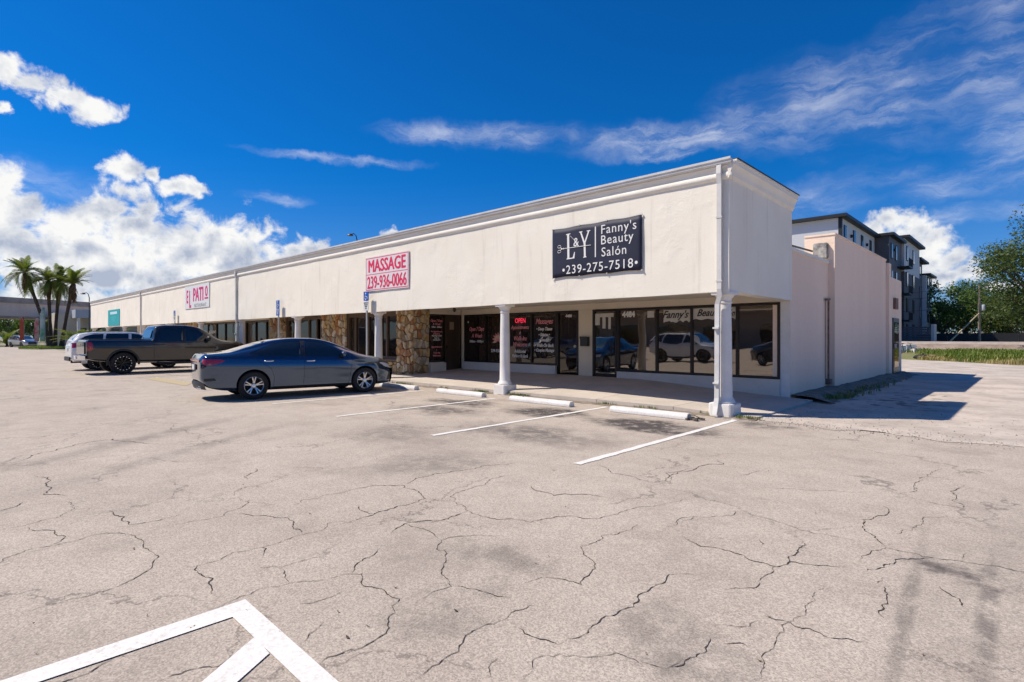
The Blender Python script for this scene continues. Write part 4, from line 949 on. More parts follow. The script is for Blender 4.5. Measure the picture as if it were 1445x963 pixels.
def make_car(name, lf, x0, x1, wb, wr_, ww, track, body_mat, side_glass, wind, rear, style, arch=.045, n=110, roofglass=None, trim=None):
    root = empty(name)
    body = lf.body(x0, x1, n).build('body', body_mat, root, 32, fix='weld')
    body.data.materials.append(M_well)
    cut = MB()
    for ax in (-wb/2, wb/2):
        for s_ in (-1, 1): cut.lathe([(wr_ + arch, s_*.52), (wr_ + arch, s_*1.3)], 40, lambda a, b, c, ax=ax: (ax + a, c, wr_ + b + .01), 0)
    for poly in side_glass:
        g = strips(poly)
        for s_ in (-1, 1): closed_slab(cut, [[(x, s_*(lf.ys(x, z) - .02), z) for x, z in r_] for r_ in g], [[(x, s_*(lf.ys(x, z) + .12), z) for x, z in r_] for r_ in g])
    scr = []
    for q in (wind, rear):                             # screens: (x at top, x at bottom, half width top, half width bottom)
        if not q: continue
        xa, xb, ya_, yb_ = q; g = []
        for i in range(9):
            u = i / 8; x = xa + (xb - xa)*u; hw = ya_ + (yb_ - ya_)*u; g.append([(x, hw*(2*j/10 - 1)) for j in range(11)])
        scr.append(g); closed_slab(cut, [[(x, y, lf.zs(x, y) - .018) for x, y in r_] for r_ in g], [[(x, y, lf.zs(x, y) + .1) for x, y in r_] for r_ in g])
    cu = cut.build('cutter', M_well, None, None, fix='weld')
    boolean(body, cu)
    for poly in side_glass:
        g = strips(poly)
        for s_ in (-1, 1): MB().grid([[(x, s_*(lf.ys(x, z) - .006), z) for x, z in r_] for r_ in g]).build('side_window', M_cg, root, 60)
    for k, g in enumerate(scr): MB().grid([[(x, y, lf.zs(x, y) - .006) for x, y in r_] for r_ in g]).build('windscreen' if (k == 0 and wind) else 'rear_window', M_cg2 if k == 0 else M_cg, root, 60)
    for ax in (-wb/2, wb/2):
        for s_ in (-1, 1): wheel(root, ax, s_*(track/2), s_, wr_, ww, style)
    return root, body
def mirror_pair(root, lf, x, z, m, s=1.0):
    for sd in (-1, 1):
        y = lf.ys(x, z); mb = MB().lathe([(.001, -.11*s), (.05*s, -.105*s), (.075*s, -.04*s), (.07*s, .05*s), (.045*s, .085*s), (.001, .09*s)], 12, lambda a, b, c: (x - .03 + a*.75, sd*(y + .10*s + c), z + .07 + b), caps=False)
        o = mb.build('door_mirror', m, root, 60); MB().box(x - .05, x + .02, sd*(y - .02), sd*(y + .06), z + .0, z + .04).build('mirror_arm', M_black, o)
def handles(root, lf, spots, m):
    for x, z in spots:
        for s_ in (-1, 1):
            y = lf.ys(x, z); MB().tube([(x - .10, s_*(y + .002), z), (x - .08, s_*(y + .036), z + .004), (x + .08, s_*(y + .036), z + .004), (x + .10, s_*(y + .002), z)], [.010, .015, .015, .010], 6).build('door_handle', m, root, 60)

def sedan(name, pm):
    lf = Loft({-2.40:.98, -2.34:1.055, -2.1:1.075, -1.85:1.10, -1.5:1.20, -1.1:1.325, -.75:1.40, -.35:1.435, 0:1.435, .3:1.405, .6:1.325, .95:1.18, 1.25:1.04, 1.42:.99, 1.8:.92, 2.05:.84, 2.18:.75, 2.25:.66},
              {-2.4:.44, -2.25:.30, -1.9:.22, -1.4:.19, 0:.185, 1.4:.18, 1.9:.19, 2.15:.20, 2.25:.26},
              {-2.40:.70, -2.34:.775, -2.2:.825, -1.9:.865, -1.35:.895, -.5:.90, .6:.90, 1.35:.893, 1.7:.865, 1.95:.80, 2.1:.71, 2.2:.60, 2.25:.50},
              {-2.40:.90, -2.3:.985, -2.0:1.0, -1.4:.985, -.6:.955, .3:.93, 1.0:.905, 1.4:.87, 1.8:.80, 2.1:.70, 2.25:.58},
              {-2.4:.58, -2.2:.70, -1.85:.68, -1.4:.62, -1.0:.585, -.5:.565, 0:.57, .4:.585, .8:.625, 1.2:.70, 1.5:.735, 1.9:.68, 2.15:.56, 2.25:.42})
    sg = [[(.92, .955), (.45, 1.255), (.20, 1.345), (-.05, 1.36), (-.13, 1.36), (-.17, .975)],
          [(-.25, .978), (-.22, 1.36), (-.55, 1.345), (-.85, 1.29), (-1.15, 1.19), (-1.42, 1.075), (-1.40, 1.04), (-1.1, 1.0)]]
    root, body = make_car(name, lf, -2.40, 2.25, 2.70, .325, .215, 1.575, pm, sg, (.42, 1.16, .48, .60), (-.98, -1.72, .47, .55), 'alloy')
    seam(root, lf, [(-.21, 1.38), (-.21, .97), (-.20, .60), (-.23, .27)]); seam(root, lf, [(1.02, .92), (.98, .70), (.94, .40), (.90, .27)]); seam(root, lf, [(-1.46, 1.06), (-1.30, .92), (-.98, .72), (-.90, .50), (-.92, .27)])
    seam(root, lf, [(-.92, .27), (.90, .27)], .02); 
    patch(root, 'pillar_trim', lf, [(-.245, .985), (-.225, 1.355), (-.125, 1.358), (-.165, .98)], M_black, .003, nx=6)
    patch(root, 'tail_lamp', lf, [(-2.385, .86), (-2.385, .955), (-2.2, .955), (-2.0, .94), (-1.94, .92), (-2.02, .875), (-2.2, .82), (-2.34, .82)], M_red, .006)
    patch(root, 'headlamp', lf, [(2.22, .60), (2.22, .665), (2.05, .745), (1.80, .785), (1.78, .765), (1.95, .66)], M_lamp, .004)
    patch(root, 'sill_trim', lf, [(-.93, .20), (-.93, .265), (.93, .265), (.93, .20)], M_black, .008, nx=10)
    patch(root, 'fog_trim', lf, [(2.23, .30), (2.23, .55), (2.10, .50), (2.02, .30)], M_black, .004)
    patch(root, 'reflector', lf, [(-2.36, .46), (-2.36, .52), (-2.16, .53), (-2.12, .47)], M_black, .004)
    MB().box(-2.435, -2.40, -.60, .60, .885, .945).build('lamp_bar', M_red, root, None, .008)
    MB().box(-2.45, -2.41, -.26, .26, .70, .83).build('plate_recess', M_black, root, None, .008); MB().box(-2.462, -2.448, -.16, .16, .71, .82).build('licence_plate', M_plate, root)
    mb = MB()
    for s_ in (-1, 1): pass
    rows = []
    for y in [k*.1 for k in range(-7, 8)]: rows.append([(-2.43 + .10*(abs(y)/.7)**3, y, .44), (-2.455 + .11*(abs(y)/.7)**3, y, .38), (-2.42 + .12*(abs(y)/.7)**3, y, .27), (-2.25 + .1*(abs(y)/.7)**3, y, .24)])
    MB().grid(rows).build('rear_diffuser', M_black, root, 50); MB().tube([(-2.45, -.48, .30), (-2.33, -.48, .30)], .035, 10).build('exhaust_tip', M_chrome, root, 50)
    rows = []
    for k in range(-12, 13): y = k*.05; rows.append([(2.272 - .02*(abs(y)/.6)**2.5, y, .60), (2.285 - .03*(abs(y)/.6)**2.5, y, .50), (2.27 - .04*(abs(y)/.6)**2.5, y, .32), (2.20, y, .22)])
    MB().grid(rows).build('grille', M_black, root, 50)
    MB().tube([(-2.28 + .02, y, 1.068 - .05*abs(y)**2) for y in [k*.1 for k in range(-5, 6)]], .012, 6).build('boot_spoiler', M_black, root, 60)
    MB().add([(-.92, -.02, 1.385), (-.92, .02, 1.385), (-1.02, 0, 1.36), (-.985, 0, 1.43)], [(0,1,3), (1,2,3), (2,0,3)]).build('roof_antenna', M_black, root)
    mirror_pair(root, lf, .78, .955, pm); handles(root, lf, [(-1.02, .885), (-.05, .865)], M_chrome)
    return root
def suv(name, pm):
    lf = Loft({-2.26:1.10, -2.22:1.30, -2.1:1.48, -1.95:1.60, -1.6:1.66, -.9:1.69, -.2:1.69, .25:1.64, .6:1.50, 1.0:1.26, 1.2:1.14, 1.35:1.09, 1.8:1.02, 2.05:.94, 2.2:.84, 2.29:.70},
              {-2.26:.52, -2.1:.36, -1.5:.27, 1.5:.25, 2.0:.24, 2.2:.28, 2.29:.36},
              {-2.26:.76, -2.2:.83, -2.0:.895, -1.4:.92, .9:.925, 1.4:.92, 1.8:.88, 2.05:.79, 2.2:.67, 2.29:.54},
              {-2.26:1.02, -2.1:1.12, -1.6:1.10, 0:1.05, 1.0:1.02, 1.5:.96, 2.0:.84, 2.29:.62},
              {-2.26:.66, -2.1:.64, -1.7:.63, -.5:.635, .2:.64, .6:.66, 1.1:.74, 1.5:.77, 2.0:.66, 2.29:.44}, .02)
    sg = [[(.98, 1.10), (.45, 1.46), (.18, 1.58), (-.12, 1.605), (-.15, 1.10)], [(-.23, 1.105), (-.20, 1.605), (-.9, 1.61), (-1.04, 1.60), (-1.12, 1.13)], [(-1.20, 1.14), (-1.12, 1.60), (-1.5, 1.575), (-1.78, 1.50), (-1.95, 1.36), (-1.6, 1.19)]]
    root, body = make_car(name, lf, -2.26, 2.29, 2.66, .36, .23, 1.60, pm, sg, (.35, 1.12, .55, .66), (-2.0, -2.2, .55, .60), 'dark')
    seam(root, lf, [(-.19, 1.6), (-.19, 1.1), (-.19, .36)]); seam(root, lf, [(1.08, 1.06), (1.02, .7), (.98, .36)]); seam(root, lf, [(-1.16, 1.1), (-.98, .8), (-.93, .36)])
    patch(root, 'tail_lamp', lf, [(-2.25, .98), (-2.25, 1.20), (-2.0, 1.20), (-1.95, 1.14), (-2.1, 1.0)], M_red, .006); patch(root, 'headlamp', lf, [(2.24, .70), (2.24, .80), (2.0, .90), (1.8, .93), (1.9, .80)], M_lamp, .004)
    patch(root, 'sill_trim', lf, [(-.92, .28), (-.92, .40), (.92, .40), (.92, .27)], M_black, .008, nx=10)
    MB().box(-2.32, -2.27, -.66, .66, .42, .60).build('rear_bumper_trim', M_black, root, None, .015); MB().box(-2.31, -2.285, -.16, .16, .86, .98).build('licence_plate', M_plate, root)
    MB().box(2.29, 2.325, -.5, .5, .45, .74).build('grille', M_black, root, None, .01); mirror_pair(root, lf, .82, 1.11, pm, 1.1); handles(root, lf, [(-1.0, 1.0), (-.02, .985)], pm)
    for s_ in (-1, 1): MB().tube([(-1.7, s_*.56, 1.66), (-1.5, s_*.56, 1.71), (0, s_*.57, 1.725), (.2, s_*.57, 1.67)], .014, 6).build('roof_rail', M_black, root, 60)
    return root
def pickup(name, pm):
    lf = Loft({-2.98:1.30, -2.94:1.345, -.86:1.345, -.83:1.40, -.74:1.80, -.66:1.90, -.3:1.955, .3:1.965, .8:1.91, 1.15:1.75, 1.5:1.50, 1.72:1.36, 1.85:1.315, 2.3:1.285, 2.6:1.24, 2.78:1.14, 2.86:1.0},
              {-2.98:.60, -2.6:.52, -1.8:.46, 1.5:.42, 2.4:.44, 2.86:.52},
              {-2.98:.955, -2.9:1.0, -2.2:1.02, 0:1.02, 1.6:1.02, 2.2:1.01, 2.6:.97, 2.8:.90, 2.86:.84},
              {-2.98:1.27, -.9:1.28, -.7:1.28, .5:1.25, 1.4:1.22, 1.9:1.19, 2.5:1.12, 2.86:.92},
              {-2.98:.90, -2.9:.93, -.9:.93, -.8:.80, -.7:.72, 0:.725, .8:.74, 1.2:.79, 1.6:.86, 1.9:.88, 2.5:.80, 2.86:.70}, .01, .965)
    sg = [[(1.42, 1.30), (1.10, 1.58), (.85, 1.74), (.55, 1.83), (.38, 1.84), (.36, 1.285)], [(.27, 1.29), (.29, 1.845), (-.15, 1.845), (-.52, 1.81), (-.60, 1.72), (-.62, 1.30)]]
    root, body = make_car(name, lf, -2.98, 2.86, 3.67, .425, .29, 1.73, pm, sg, (.95, 1.66, .62, .76), None, 'truck', arch=.06, n=150)
    seam(root, lf, [(.32, 1.85), (.32, 1.28), (.32, .55)]); seam(root, lf, [(1.56, 1.22), (1.45, .9), (1.38, .55)]); seam(root, lf, [(-.69, 1.75), (-.72, 1.28), (-.74, .9), (-.62, .55)]); seam(root, lf, [(-.80, 1.32), (-.80, .55)], .02)
    patch(root, 'tail_lamp', lf, [(-2.97, .93), (-2.97, 1.26), (-2.86, 1.26), (-2.80, 1.18), (-2.80, .98), (-2.86, .93)], M_red, .008)
    patch(root, 'headlamp', lf, [(2.82, .92), (2.82, 1.03), (2.5, 1.07), (2.45, .96)], M_lamp, .006)
    for s_ in (-1, 1):                                 # wheel-arch flares and steps
        for ax in (-1.835, 1.835):
            rows = []
            for k in range(15):
                an = R(-8 + 196*k/14); c, q = math.cos(an), math.sin(an); ri, ro = .487, .555
                zz = .435 + ro*q; y = lf.ys(ax + ro*c, max(.56, min(1.2, zz))); rows.append([(ax + ri*c, s_*(y - .03), .435 + ri*q), (ax + ri*c, s_*(y + .035), .435 + ri*q), (ax + (ri + .05)*c, s_*(y + .03), .435 + (ri + .05)*q), (ax + ro*c, s_*(y + .002), zz)])
            MB().grid(rows).build('wheel_arch_flare', M_black, root, 50)
        MB().tube([(-.7, s_*1.0, .42), (-.6, s_*1.06, .40), (1.2, s_*1.06, .40), (1.3, s_*1.0, .42)], .05, 8).build('side_step', M_black, root, 50)
    MB().box(-2.9, -.88, -.86, .86, 1.352, 1.372).build('bed_cover', M_black, root, None, .008)
    MB().box(-3.035, -3.012, -.80, .80, .80, 1.26).build('tailgate', pm, root, None, .01); MB().box(-3.06, -3.036, -.14, .14, 1.14, 1.2).build('tailgate_handle', M_chrome, root, None, .008)
    rows = [[(-3.03 + .12*(abs(y)/1.0)**4, y, .56), (-3.17 + .14*(abs(y)/1.0)**4, y, .58), (-3.18 + .14*(abs(y)/1.0)**4, y, .74), (-3.05 + .12*(abs(y)/1.0)**4, y, .77)] for y in [k*.1 for k in range(-10, 11)]]
    MB().grid(rows).build('rear_bumper', M_chrome, root, 40); MB().box(-3.20, -3.178, -.16, .16, .61, .72).build('licence_plate', M_plate, root)
    MB().tube([(-3.0, 0, .48), (-3.32, 0, .48)], .035, 6).tube([(-3.30, 0, .48), (-3.30, 0, .56)], .03, 8).build('tow_hitch', M_black, root)
    MB().box(2.88, 2.93, -.62, .62, .70, 1.06).build('grille', M_black, root, None, .02); rows = [[(2.86 - .1*abs(y)**4, y, .50), (2.97 - .12*abs(y)**4, y, .52), (2.97 - .12*abs(y)**4, y, .68), (2.88 - .1*abs(y)**4, y, .70)] for y in [k*.09 for k in range(-11, 12)]]
    MB().grid(rows).build('front_bumper', M_chrome, root, 40); mirror_pair(root, lf, 1.22, 1.31, M_black, 1.45); handles(root, lf, [(.48, 1.16), (-.50, 1.17)], pm)
    MB().box(-.845, -.812, -.55, .55, 1.42, 1.72).build('rear_window', M_cg, root) if False else None
    g = [[(-.86 + .08*u, -.62 + 1.24*j/6, 1.42 + .32*u) for j in range(7)] for u in (0, .5, 1)]
    MB().grid([[(lf_x, y, z) for lf_x, y, z in r_] for r_ in g]).build('rear_window', M_cg, root)
    return root
def place(o, x, y, deg, label, cat, group=None): o.location = (x, y, 0); o.rotation_euler = (0, 0, R(deg)); tag(o, label, cat, group); return o
P_blue = paint('slate_blue_paint', (.055, .085, .14), .85, .10); P_black = paint('black_paint', (.008, .008, .009), 0, .3); P_white = paint('white_paint', (.72, .72, .71), 0, .35); P_grey = paint('dark_grey_paint', (.05, .05, .055), .6); P_silver = paint('silver_paint', (.45, .46, .47), .7)
c_sed = place(sedan('sedan', P_blue), -13.78, 6.58, 81.7, 'slate blue four-door sedan parked nose to the shops', 'sedan')
c_trk = place(pickup('pickup_truck', P_black), -26.80, 6.95, 90, 'black crew cab pickup truck with chrome rear bumper beside a white sport utility', 'pickup truck')
c_suv = place(suv('sport_utility', P_white), -30.45, 6.30, 90, 'white sport utility with black glass parked behind the black pickup', 'sport utility')
# cars across the aisle, seen mirrored in the salon glass
s2 = place(copy_tree(c_suv), -14.6, -3.6, 4, 'white sport utility standing across the aisle and mirrored in the salon windows', 'sport utility')
def repaint(o, m):
    for ch in o.children:
        for sl in ch.material_slots:
            if sl.material and sl.material.name.endswith('_paint') : sl.link = 'OBJECT'; sl.material = m
    return o
place(repaint(copy_tree(c_sed), P_grey), -20.3, -3.4, 150, 'dark grey sedan mirrored in the salon glass beside the white sport utility', 'sedan')
place(repaint(copy_tree(c_sed), P_black), -9.3, -4.8, 200, 'black sedan mirrored in the salon corner window', 'sedan')
place(repaint(copy_tree(c_sed), P_silver), -26.5, -5.0, 100, 'silver sedan mirrored in the massage windows', 'sedan')

# ================================================================== TREES AND PALMS
def foliage(name, c1_, c2_, tr=.35):
    m, t, b = new_mat(name); pos = N(t, 'ShaderNodeNewGeometry').outputs['Position']
    c = mixc(t, smooth(noise(t, pos, 1.1, 4, .6), .3, .7, t), c1_, c2_); t.links.new(c, b.inputs['Base Color']); b.inputs['Roughness'].default_value = .55; b.inputs['Specular IOR Level'].default_value = .35
    tl = N(t, 'ShaderNodeBsdfTranslucent'); t.links.new(mixc(t, 1, c, (1.3, 1.4, .7), 'MULTIPLY'), tl.inputs[0]); ms_ = N(t, 'ShaderNodeMixShader', inp={0: tr})
    t.links.new(b.outputs[0], ms_.inputs[1]); t.links.new(tl.outputs[0], ms_.inputs[2]); t.links.new(ms_.outputs[0], t.nodes['Material Output'].inputs[0]); return m
F_dark = foliage('dark_leaves', (.04, .085, .018), (.085, .14, .03)); F_mid = foliage('mid_leaves', (.06, .12, .02), (.12, .175, .04)); F_oak = foliage('oak_leaves', (.045, .08, .022), (.10, .13, .035))
M_bark = mat('bark', (.14, .105, .075), .9, vscale=4, col2=(.08, .06, .045), bump=.8, bscale=18); F_palm = foliage('palm_leaf', (.10, .155, .025), (.20, .22, .05), .3); F_dead = foliage('dead_palm_leaf', (.20, .12, .05), (.12, .07, .03), .15)
M_ptrunk = mat('palm_trunk', (.11, .075, .05), .95, vscale=5, col2=(.05, .035, .025), bump=1, bscale=14)
def tree(name, base, h, rad, leafm, label, seed, n=7000, leaf=.22, squash=.8, trunk_h=.35, group=None, lean=(0, 0)):
    r = random.Random(seed); root = empty(name, base); tag(root, label, 'tree', group)
    th = h*trunk_h; tb = MB(); tb.tube([(0, 0, -.1), (lean[0]*.3, lean[1]*.3, th*.5), (lean[0]*.6, lean[1]*.6, th)], [h*.035, h*.027, h*.022], 9)
    cen = Vector((lean[0], lean[1], th + (h - th)*.5)); cl = []
    for k in range(34):
        d = Vector((r.gauss(0, 1), r.gauss(0, 1), r.gauss(0, 1))).normalized(); q = r.uniform(.45, 1)**.6
        p = cen + Vector((d.x*rad*q, d.y*rad*q, d.z*(h - th)*.5*q*squash/.8)); p.z = max(p.z, th*.75); cl.append((p, rad*r.uniform(.22, .42)))
    for p, q in cl[:11]:
        s_ = Vector((lean[0]*.6, lean[1]*.6, th*r.uniform(.75, 1))); mid = s_.lerp(p, .5) + Vector((0, 0, rad*.1)); tb.tube([s_, mid, p], [h*.014, h*.009, h*.003], 6)
    tb.build('trunk', M_bark, root, 60)
    lb = MB()
    for k in range(n):
        p, q = r.choice(cl); d = Vector((r.gauss(0, 1), r.gauss(0, 1), r.gauss(0, 1))).normalized(); c = p + d*q*(r.random()**.35)*Vector((1, 1, .75)).length/1.6
        a = Vector((r.gauss(0, 1), r.gauss(0, 1), r.gauss(0, .6))).normalized(); b = a.cross(d + Vector((.01, 0, 0))).normalized(); l = leaf*r.uniform(.6, 1.3); w = l*.5
        lb.add([c - a*l*.5, c + b*w*.5, c + a*l*.5, c - b*w*.5], [(0,1,2,3)])
    lb.build('crown', leafm, root, fix=False); return root
def frond_mesh(L, droop, m, seed, dead=False):
    r = random.Random(seed); mb = MB(); pts = []
    for i in range(13):
        u = i/12; pts.append(Vector((L*(u - .18*droop*u*u), 0, L*(.45*u - (.55 + droop)*u*u*.75))))
    mb.tube(pts, [.035*(1 - .85*i/12) for i in range(13)], 4)
    for i in range(2, 46):
        u = i/46; f_ = u*12; k = int(f_); p = pts[k].lerp(pts[min(k+1, 12)], f_ - k); t_ = (pts[min(k+1, 12)] - pts[k]).normalized()
        for s_ in (-1, 1):
            l = L*.24*math.sin(math.pi*(.12 + .83*u))*r.uniform(.8, 1.1); d = (t_*.75 + Vector((0, s_*.9, (.25 if not dead else -.5) + r.uniform(-.2, .1)))).normalized(); e = p + d*l; e.z -= l*(.18 if not dead else .5); w = t_*.022*L/2.4
            q = p.lerp(e, .5) + Vector((0, 0, .03)); mb.add([p - w, p + w, q + w*1.2, q - w*1.2, e], [(0,1,2,3), (3,2,4)])
    me = mb.build('frond', m, None, fix=False); d_ = me.data; bpy.data.objects.remove(me); return d_
FR = [frond_mesh(2.7, dr_, F_palm, 30 + k) for k, dr_ in enumerate((.1, .45, .8, 1.2))]; FD = [frond_mesh(2.0, 1.3, F_dead, 50 + k, True) for k in range(2)]
def palm(base, top, label, seed, nf=30):
    r = random.Random(seed); root = empty('palm_tree', base); tag(root, label, 'palm tree', 'palms on the grass island'); t_ = Vector(top) - Vector(base)
    pts = [Vector((t_.x*u**1.3, t_.y*u**1.3, t_.z*u)) for u in [k/14 for k in range(15)]]
    MB().tube(pts, [.30 - .12*min(1, k/5) + (.015 if k % 2 else 0) + (.22*max(0, (k - 10.5)/3.5) if k < 14 else .05) for k in range(15)], 10).build('trunk', M_ptrunk, root, 60)
    for k in range(nf):
        pitch = r.uniform(-75, 12) if k > 6 else r.uniform(-85, -55); yaw = k*137.5 + r.uniform(-15, 15); me = FR[min(3, max(0, int((pitch + 85)/28)))]
        M = Matrix.Translation(t_ + Vector((0, 0, r.uniform(-.15, .2)))) @ Matrix.Rotation(R(yaw), 4, 'Z') @ Matrix.Rotation(R(pitch + 25), 4, 'Y') @ Matrix.Rotation(R(r.uniform(-25, 25)), 4, 'X') @ Matrix.Scale(r.uniform(.8, 1.08), 4)
        obj_from(me, 'frond', root, M)
    for k in range(16):
        M = Matrix.Translation(t_ + Vector((0, 0, -.3 - r.uniform(0, .9)))) @ Matrix.Rotation(R(k*77 + r.uniform(-20, 20)), 4, 'Z') @ Matrix.Rotation(R(r.uniform(38, 62)), 4, 'Y') @ Matrix.Scale(r.uniform(.55, .85), 4)
        obj_from(FD[k % 2], 'dead_frond', root, M)
def onz(px, D, z=0): p = P3(px, 470, D); return Vector((p.x, p.y, z))
palm(onz(70, 70), P3(35, 386, 69), 'tallest palm leaning away from its neighbours on the grass island', 1, 34)
palm(onz(71.5, 70.8), P3(68, 397, 70), 'upright thick-trunked palm in the middle of the grass island', 2)
palm(onz(77, 72), P3(84, 399, 72), 'slim palm standing between the upright and the outward leaning palms', 3)
palm(onz(87, 71), P3(104, 401, 70.5), 'palm leaning out towards the strip mall', 4)
# grass island under them
isl = [onz(26, 66), onz(55, 64), onz(82, 66), onz(108, 72), onz(104, 77), onz(60, 78), onz(30, 73)]
tag(MB().prism([(p.x, p.y) for p in isl], lambda u, v, a: (u, v, a), -.02, .12).build('grass_island', mat('island_turf', (.10, .15, .03), .9, vscale=2, col2=(.16, .18, .05))), kind='structure')
rg = random.Random(9); mb = MB()
def inside(poly, x, y):
    c = False
    for i in range(len(poly)):
        a, b = poly[i], poly[i-1]
        if (a.y > y) != (b.y > y) and x < (b.x - a.x)*(y - a.y)/(b.y - a.y) + a.x: c = not c
    return c
F_grass = foliage('grass_blades', (.10, .17, .02), (.19, .21, .04), .3); F_dry = foliage('dry_grass', (.42, .33, .17), (.30, .25, .09), .3)
bx = [min(p.x for p in isl), max(p.x for p in isl), min(p.y for p in isl), max(p.y for p in isl)]
for k in range(1500):
    x, y = rg.uniform(bx[0], bx[1]), rg.uniform(bx[2], bx[3])
    if inside(isl, x, y): tuft(mb, x, y, .11, .22, 5, rg, .2)
tag(mb.build('island_grass', F_grass, fix=False), kind='stuff')
# low sago clumps by the arcade end and under the overpass
def clump(px, D, h, label, seed, nf=16, sc=.6):
    root = empty('fan_shrub', onz(px, D)); tag(root, label, 'shrub', None); r = random.Random(seed)
    for k in range(nf): obj_from(FR[k % 3], 'frond', root, Matrix.Translation((0, 0, .3)) @ Matrix.Rotation(R(k*137.5), 4, 'Z') @ Matrix.Rotation(R(r.uniform(-70, -15)), 4, 'Y') @ Matrix.Scale(h/2.4*r.uniform(.8, 1.1), 4))
    MB().tube([(0, 0, 0), (0, 0, .45)], [.2, .15], 8).build('stem', M_ptrunk, root)
clump(112, 62, 2.9, 'dark spiky shrub at the far end of the mall beside the pale store', 61, 20); clump(121, 60, 2.4, 'spiky shrub close against the last mall column', 62, 16); clump(10, 82, 2.6, 'spiky shrub beside the parked wagon under the overpass', 63)
clump(140, 62, 2.4, 'leafy shrub seen through the open end arcade', 64, 18); clump(160, 62, 2.6, 'shrub between two far arcade columns below the teal sign', 65, 18)

# ================================================================== FAR LEFT
M_bridge = mat('bridge_concrete', (.78, .63, .52), .9, vscale=.5, col2=(.68, .54, .44), dirt=.3, streak=True); M_bdark = mat('stained_barrier', (.30, .25, .22), .9, vscale=.8, col2=(.42, .36, .31))
ov = empty('overpass', (-127, 15, 0)); tag(ov, 'beige concrete overpass crossing behind the palms', 'bridge'); OI = Matrix.Translation((127, -15, 0))
def ovp(mb, n, m): o = mb.build(n, m, ov); o.matrix_parent_inverse = OI
def skew(y): return -124 - (y - 7.6)*.58
def beam(y0, y1, xo, z0, z1, w): 
    a, b = skew(y0) + xo, skew(y1) + xo; return MB().add([(a, y0, z0), (a - w, y0, z0), (b - w, y1, z0), (b, y1, z0), (a, y0, z1), (a - w, y0, z1), (b - w, y1, z1), (b, y1, z1)], [(0,1,2,3), (4,5,6,7), (0,1,5,4), (1,2,6,5), (2,3,7,6), (3,0,4,7)])
ovp(beam(-60, 60, 0, 5.0, 7.2, 10), 'girder', M_bridge); ovp(beam(-60, 60, .3, 7.201, 7.5, 10.6), 'deck', M_bdark); ovp(beam(-60, 60, .25, 7.501, 8.15, .4), 'barrier', M_bdark); ovp(beam(-60, 60, .05, 4.7, 4.999, 10.1), 'girder_flange', M_bdark)
for y in (-40, -12, 45): ovp(beam(y, y + 2, -3, -.1, 4.7, 3), 'bridge_pier', M_bridge)
st = empty('pale_store', (-120, 20, 0)); tag(st, 'pale flat-roofed store with grey canopy beyond the palms', 'building'); STI = Matrix.Translation((120, -20, 0))
M_pale = mat('pale_store_wall', (.58, .52, .44), .85, vscale=.6, col2=(.52, .46, .39)); M_can = mat('canopy_grey', (.42, .45, .50), .6)
def stp(mb, n, m): o = mb.build(n, m, st); o.matrix_parent_inverse = STI
stp(MB().box(-128, -120, 14.2, 40, -.1, 5.6), 'wall', M_pale); stp(MB().box(-120, -116.5, 16.4, 40, 4.7, 6.1), 'canopy', M_can)
for y in (16.7, 18.4, 20.5): stp(MB().box(-117.2, -116.8, y, y + .4, 0, 4.69), 'canopy_post', M_white)
for y in (17.2, 19.3, 22): stp(MB().box(-119.99, -119.9, y, y + 1.2, .2, 3.0), 'window', M_gl_left)
for k, (px, D, h, rad) in enumerate([(-20, 150, 10, 6), (6, 145, 8.5, 5), (28, 150, 9.5, 5.5), (48, 146, 8.5, 5), (66, 152, 9, 5), (100, 160, 9, 6), (-45, 150, 9, 6)]):
    tree('street_tree', onz(px, D), h, rad, (F_dark, F_mid)[k % 2], 'dense green tree beyond the overpass', 70 + k, 2600, .55, trunk_h=.2, group='trees beyond the overpass')
def flag(px, D, h, m, label, seed):
    b = onz(px, D); root = empty('feather_flag', b); tag(root, label, 'flag', None); pts = [(0, 0, 0), (0, 0, h*.7), (0, -.05, h*.85), (0, -.25, h*.96), (0, -.6, h)]; MB().tube(pts, .025, 6).build('pole', M_post, root)
    rows = [[(.02*math.sin(3*u + w*2), -(.02 + (.46 if u < .8 else .46 - (u - .8)*1.2)*w), .9 + (h - 1)*u) for w in (0, .33, .66, 1)] for u in [k/10 for k in range(11)]]
    o = MB().grid(rows).build('cloth', m, root, 60, fix=False); q = o.modifiers.new('s', 'SOLIDIFY'); q.thickness = .01
M_or = mat('orange_cloth', (.42, .08, .04), .8); M_rd = mat('red_cloth', (.55, .05, .05), .8, vscale=.9, col2=(.7, .62, .58)); M_gn = mat('green_cloth', (.02, .28, .08), .8, vscale=.55, col2=(.65, .65, .62))
flag(34, 78, 4.4, M_or, 'orange feather flag beside the parked wagon', 1); flag(55, 76, 4.2, M_rd, 'red and white feather flag near the palm trunks', 2); flag(63.5, 68, 5.2, M_gn, 'green and white feather flag against the palm trunks', 3)
pw_ = place(repaint(copy_tree(c_suv), P_silver), *onz(33, 79).xy, 20, 'silver wagon parked under the overpass beside the orange flag', 'car')
M_lp = mat('lamp_metal', (.05, .05, .055), .5, metal=.5)
def lamp(px, D, h, arm, label):
    b = onz(px, D); root = empty('street_lamp', b); tag(root, label, 'street lamp', None); dx = Vector((-CA, -SA, 0))*arm
    MB().tube([(0, 0, 0), (0, 0, h - .6), tuple(dx*.15 + Vector((0, 0, h - .2))), tuple(dx*.5 + Vector((0, 0, h))), tuple(dx + Vector((0, 0, h - .1)))], [.07, .045, .035, .035, .035], 8).build('pole', M_lp, root, 60)
    MB().lathe([(.05, .1), (.22, .02), (.26, -.06), (.05, -.09)], 10, lambda a, c, z: (dx.x + a, dx.y + c, h - .12 + z)).build('lamp_head', M_lp, root, 60)
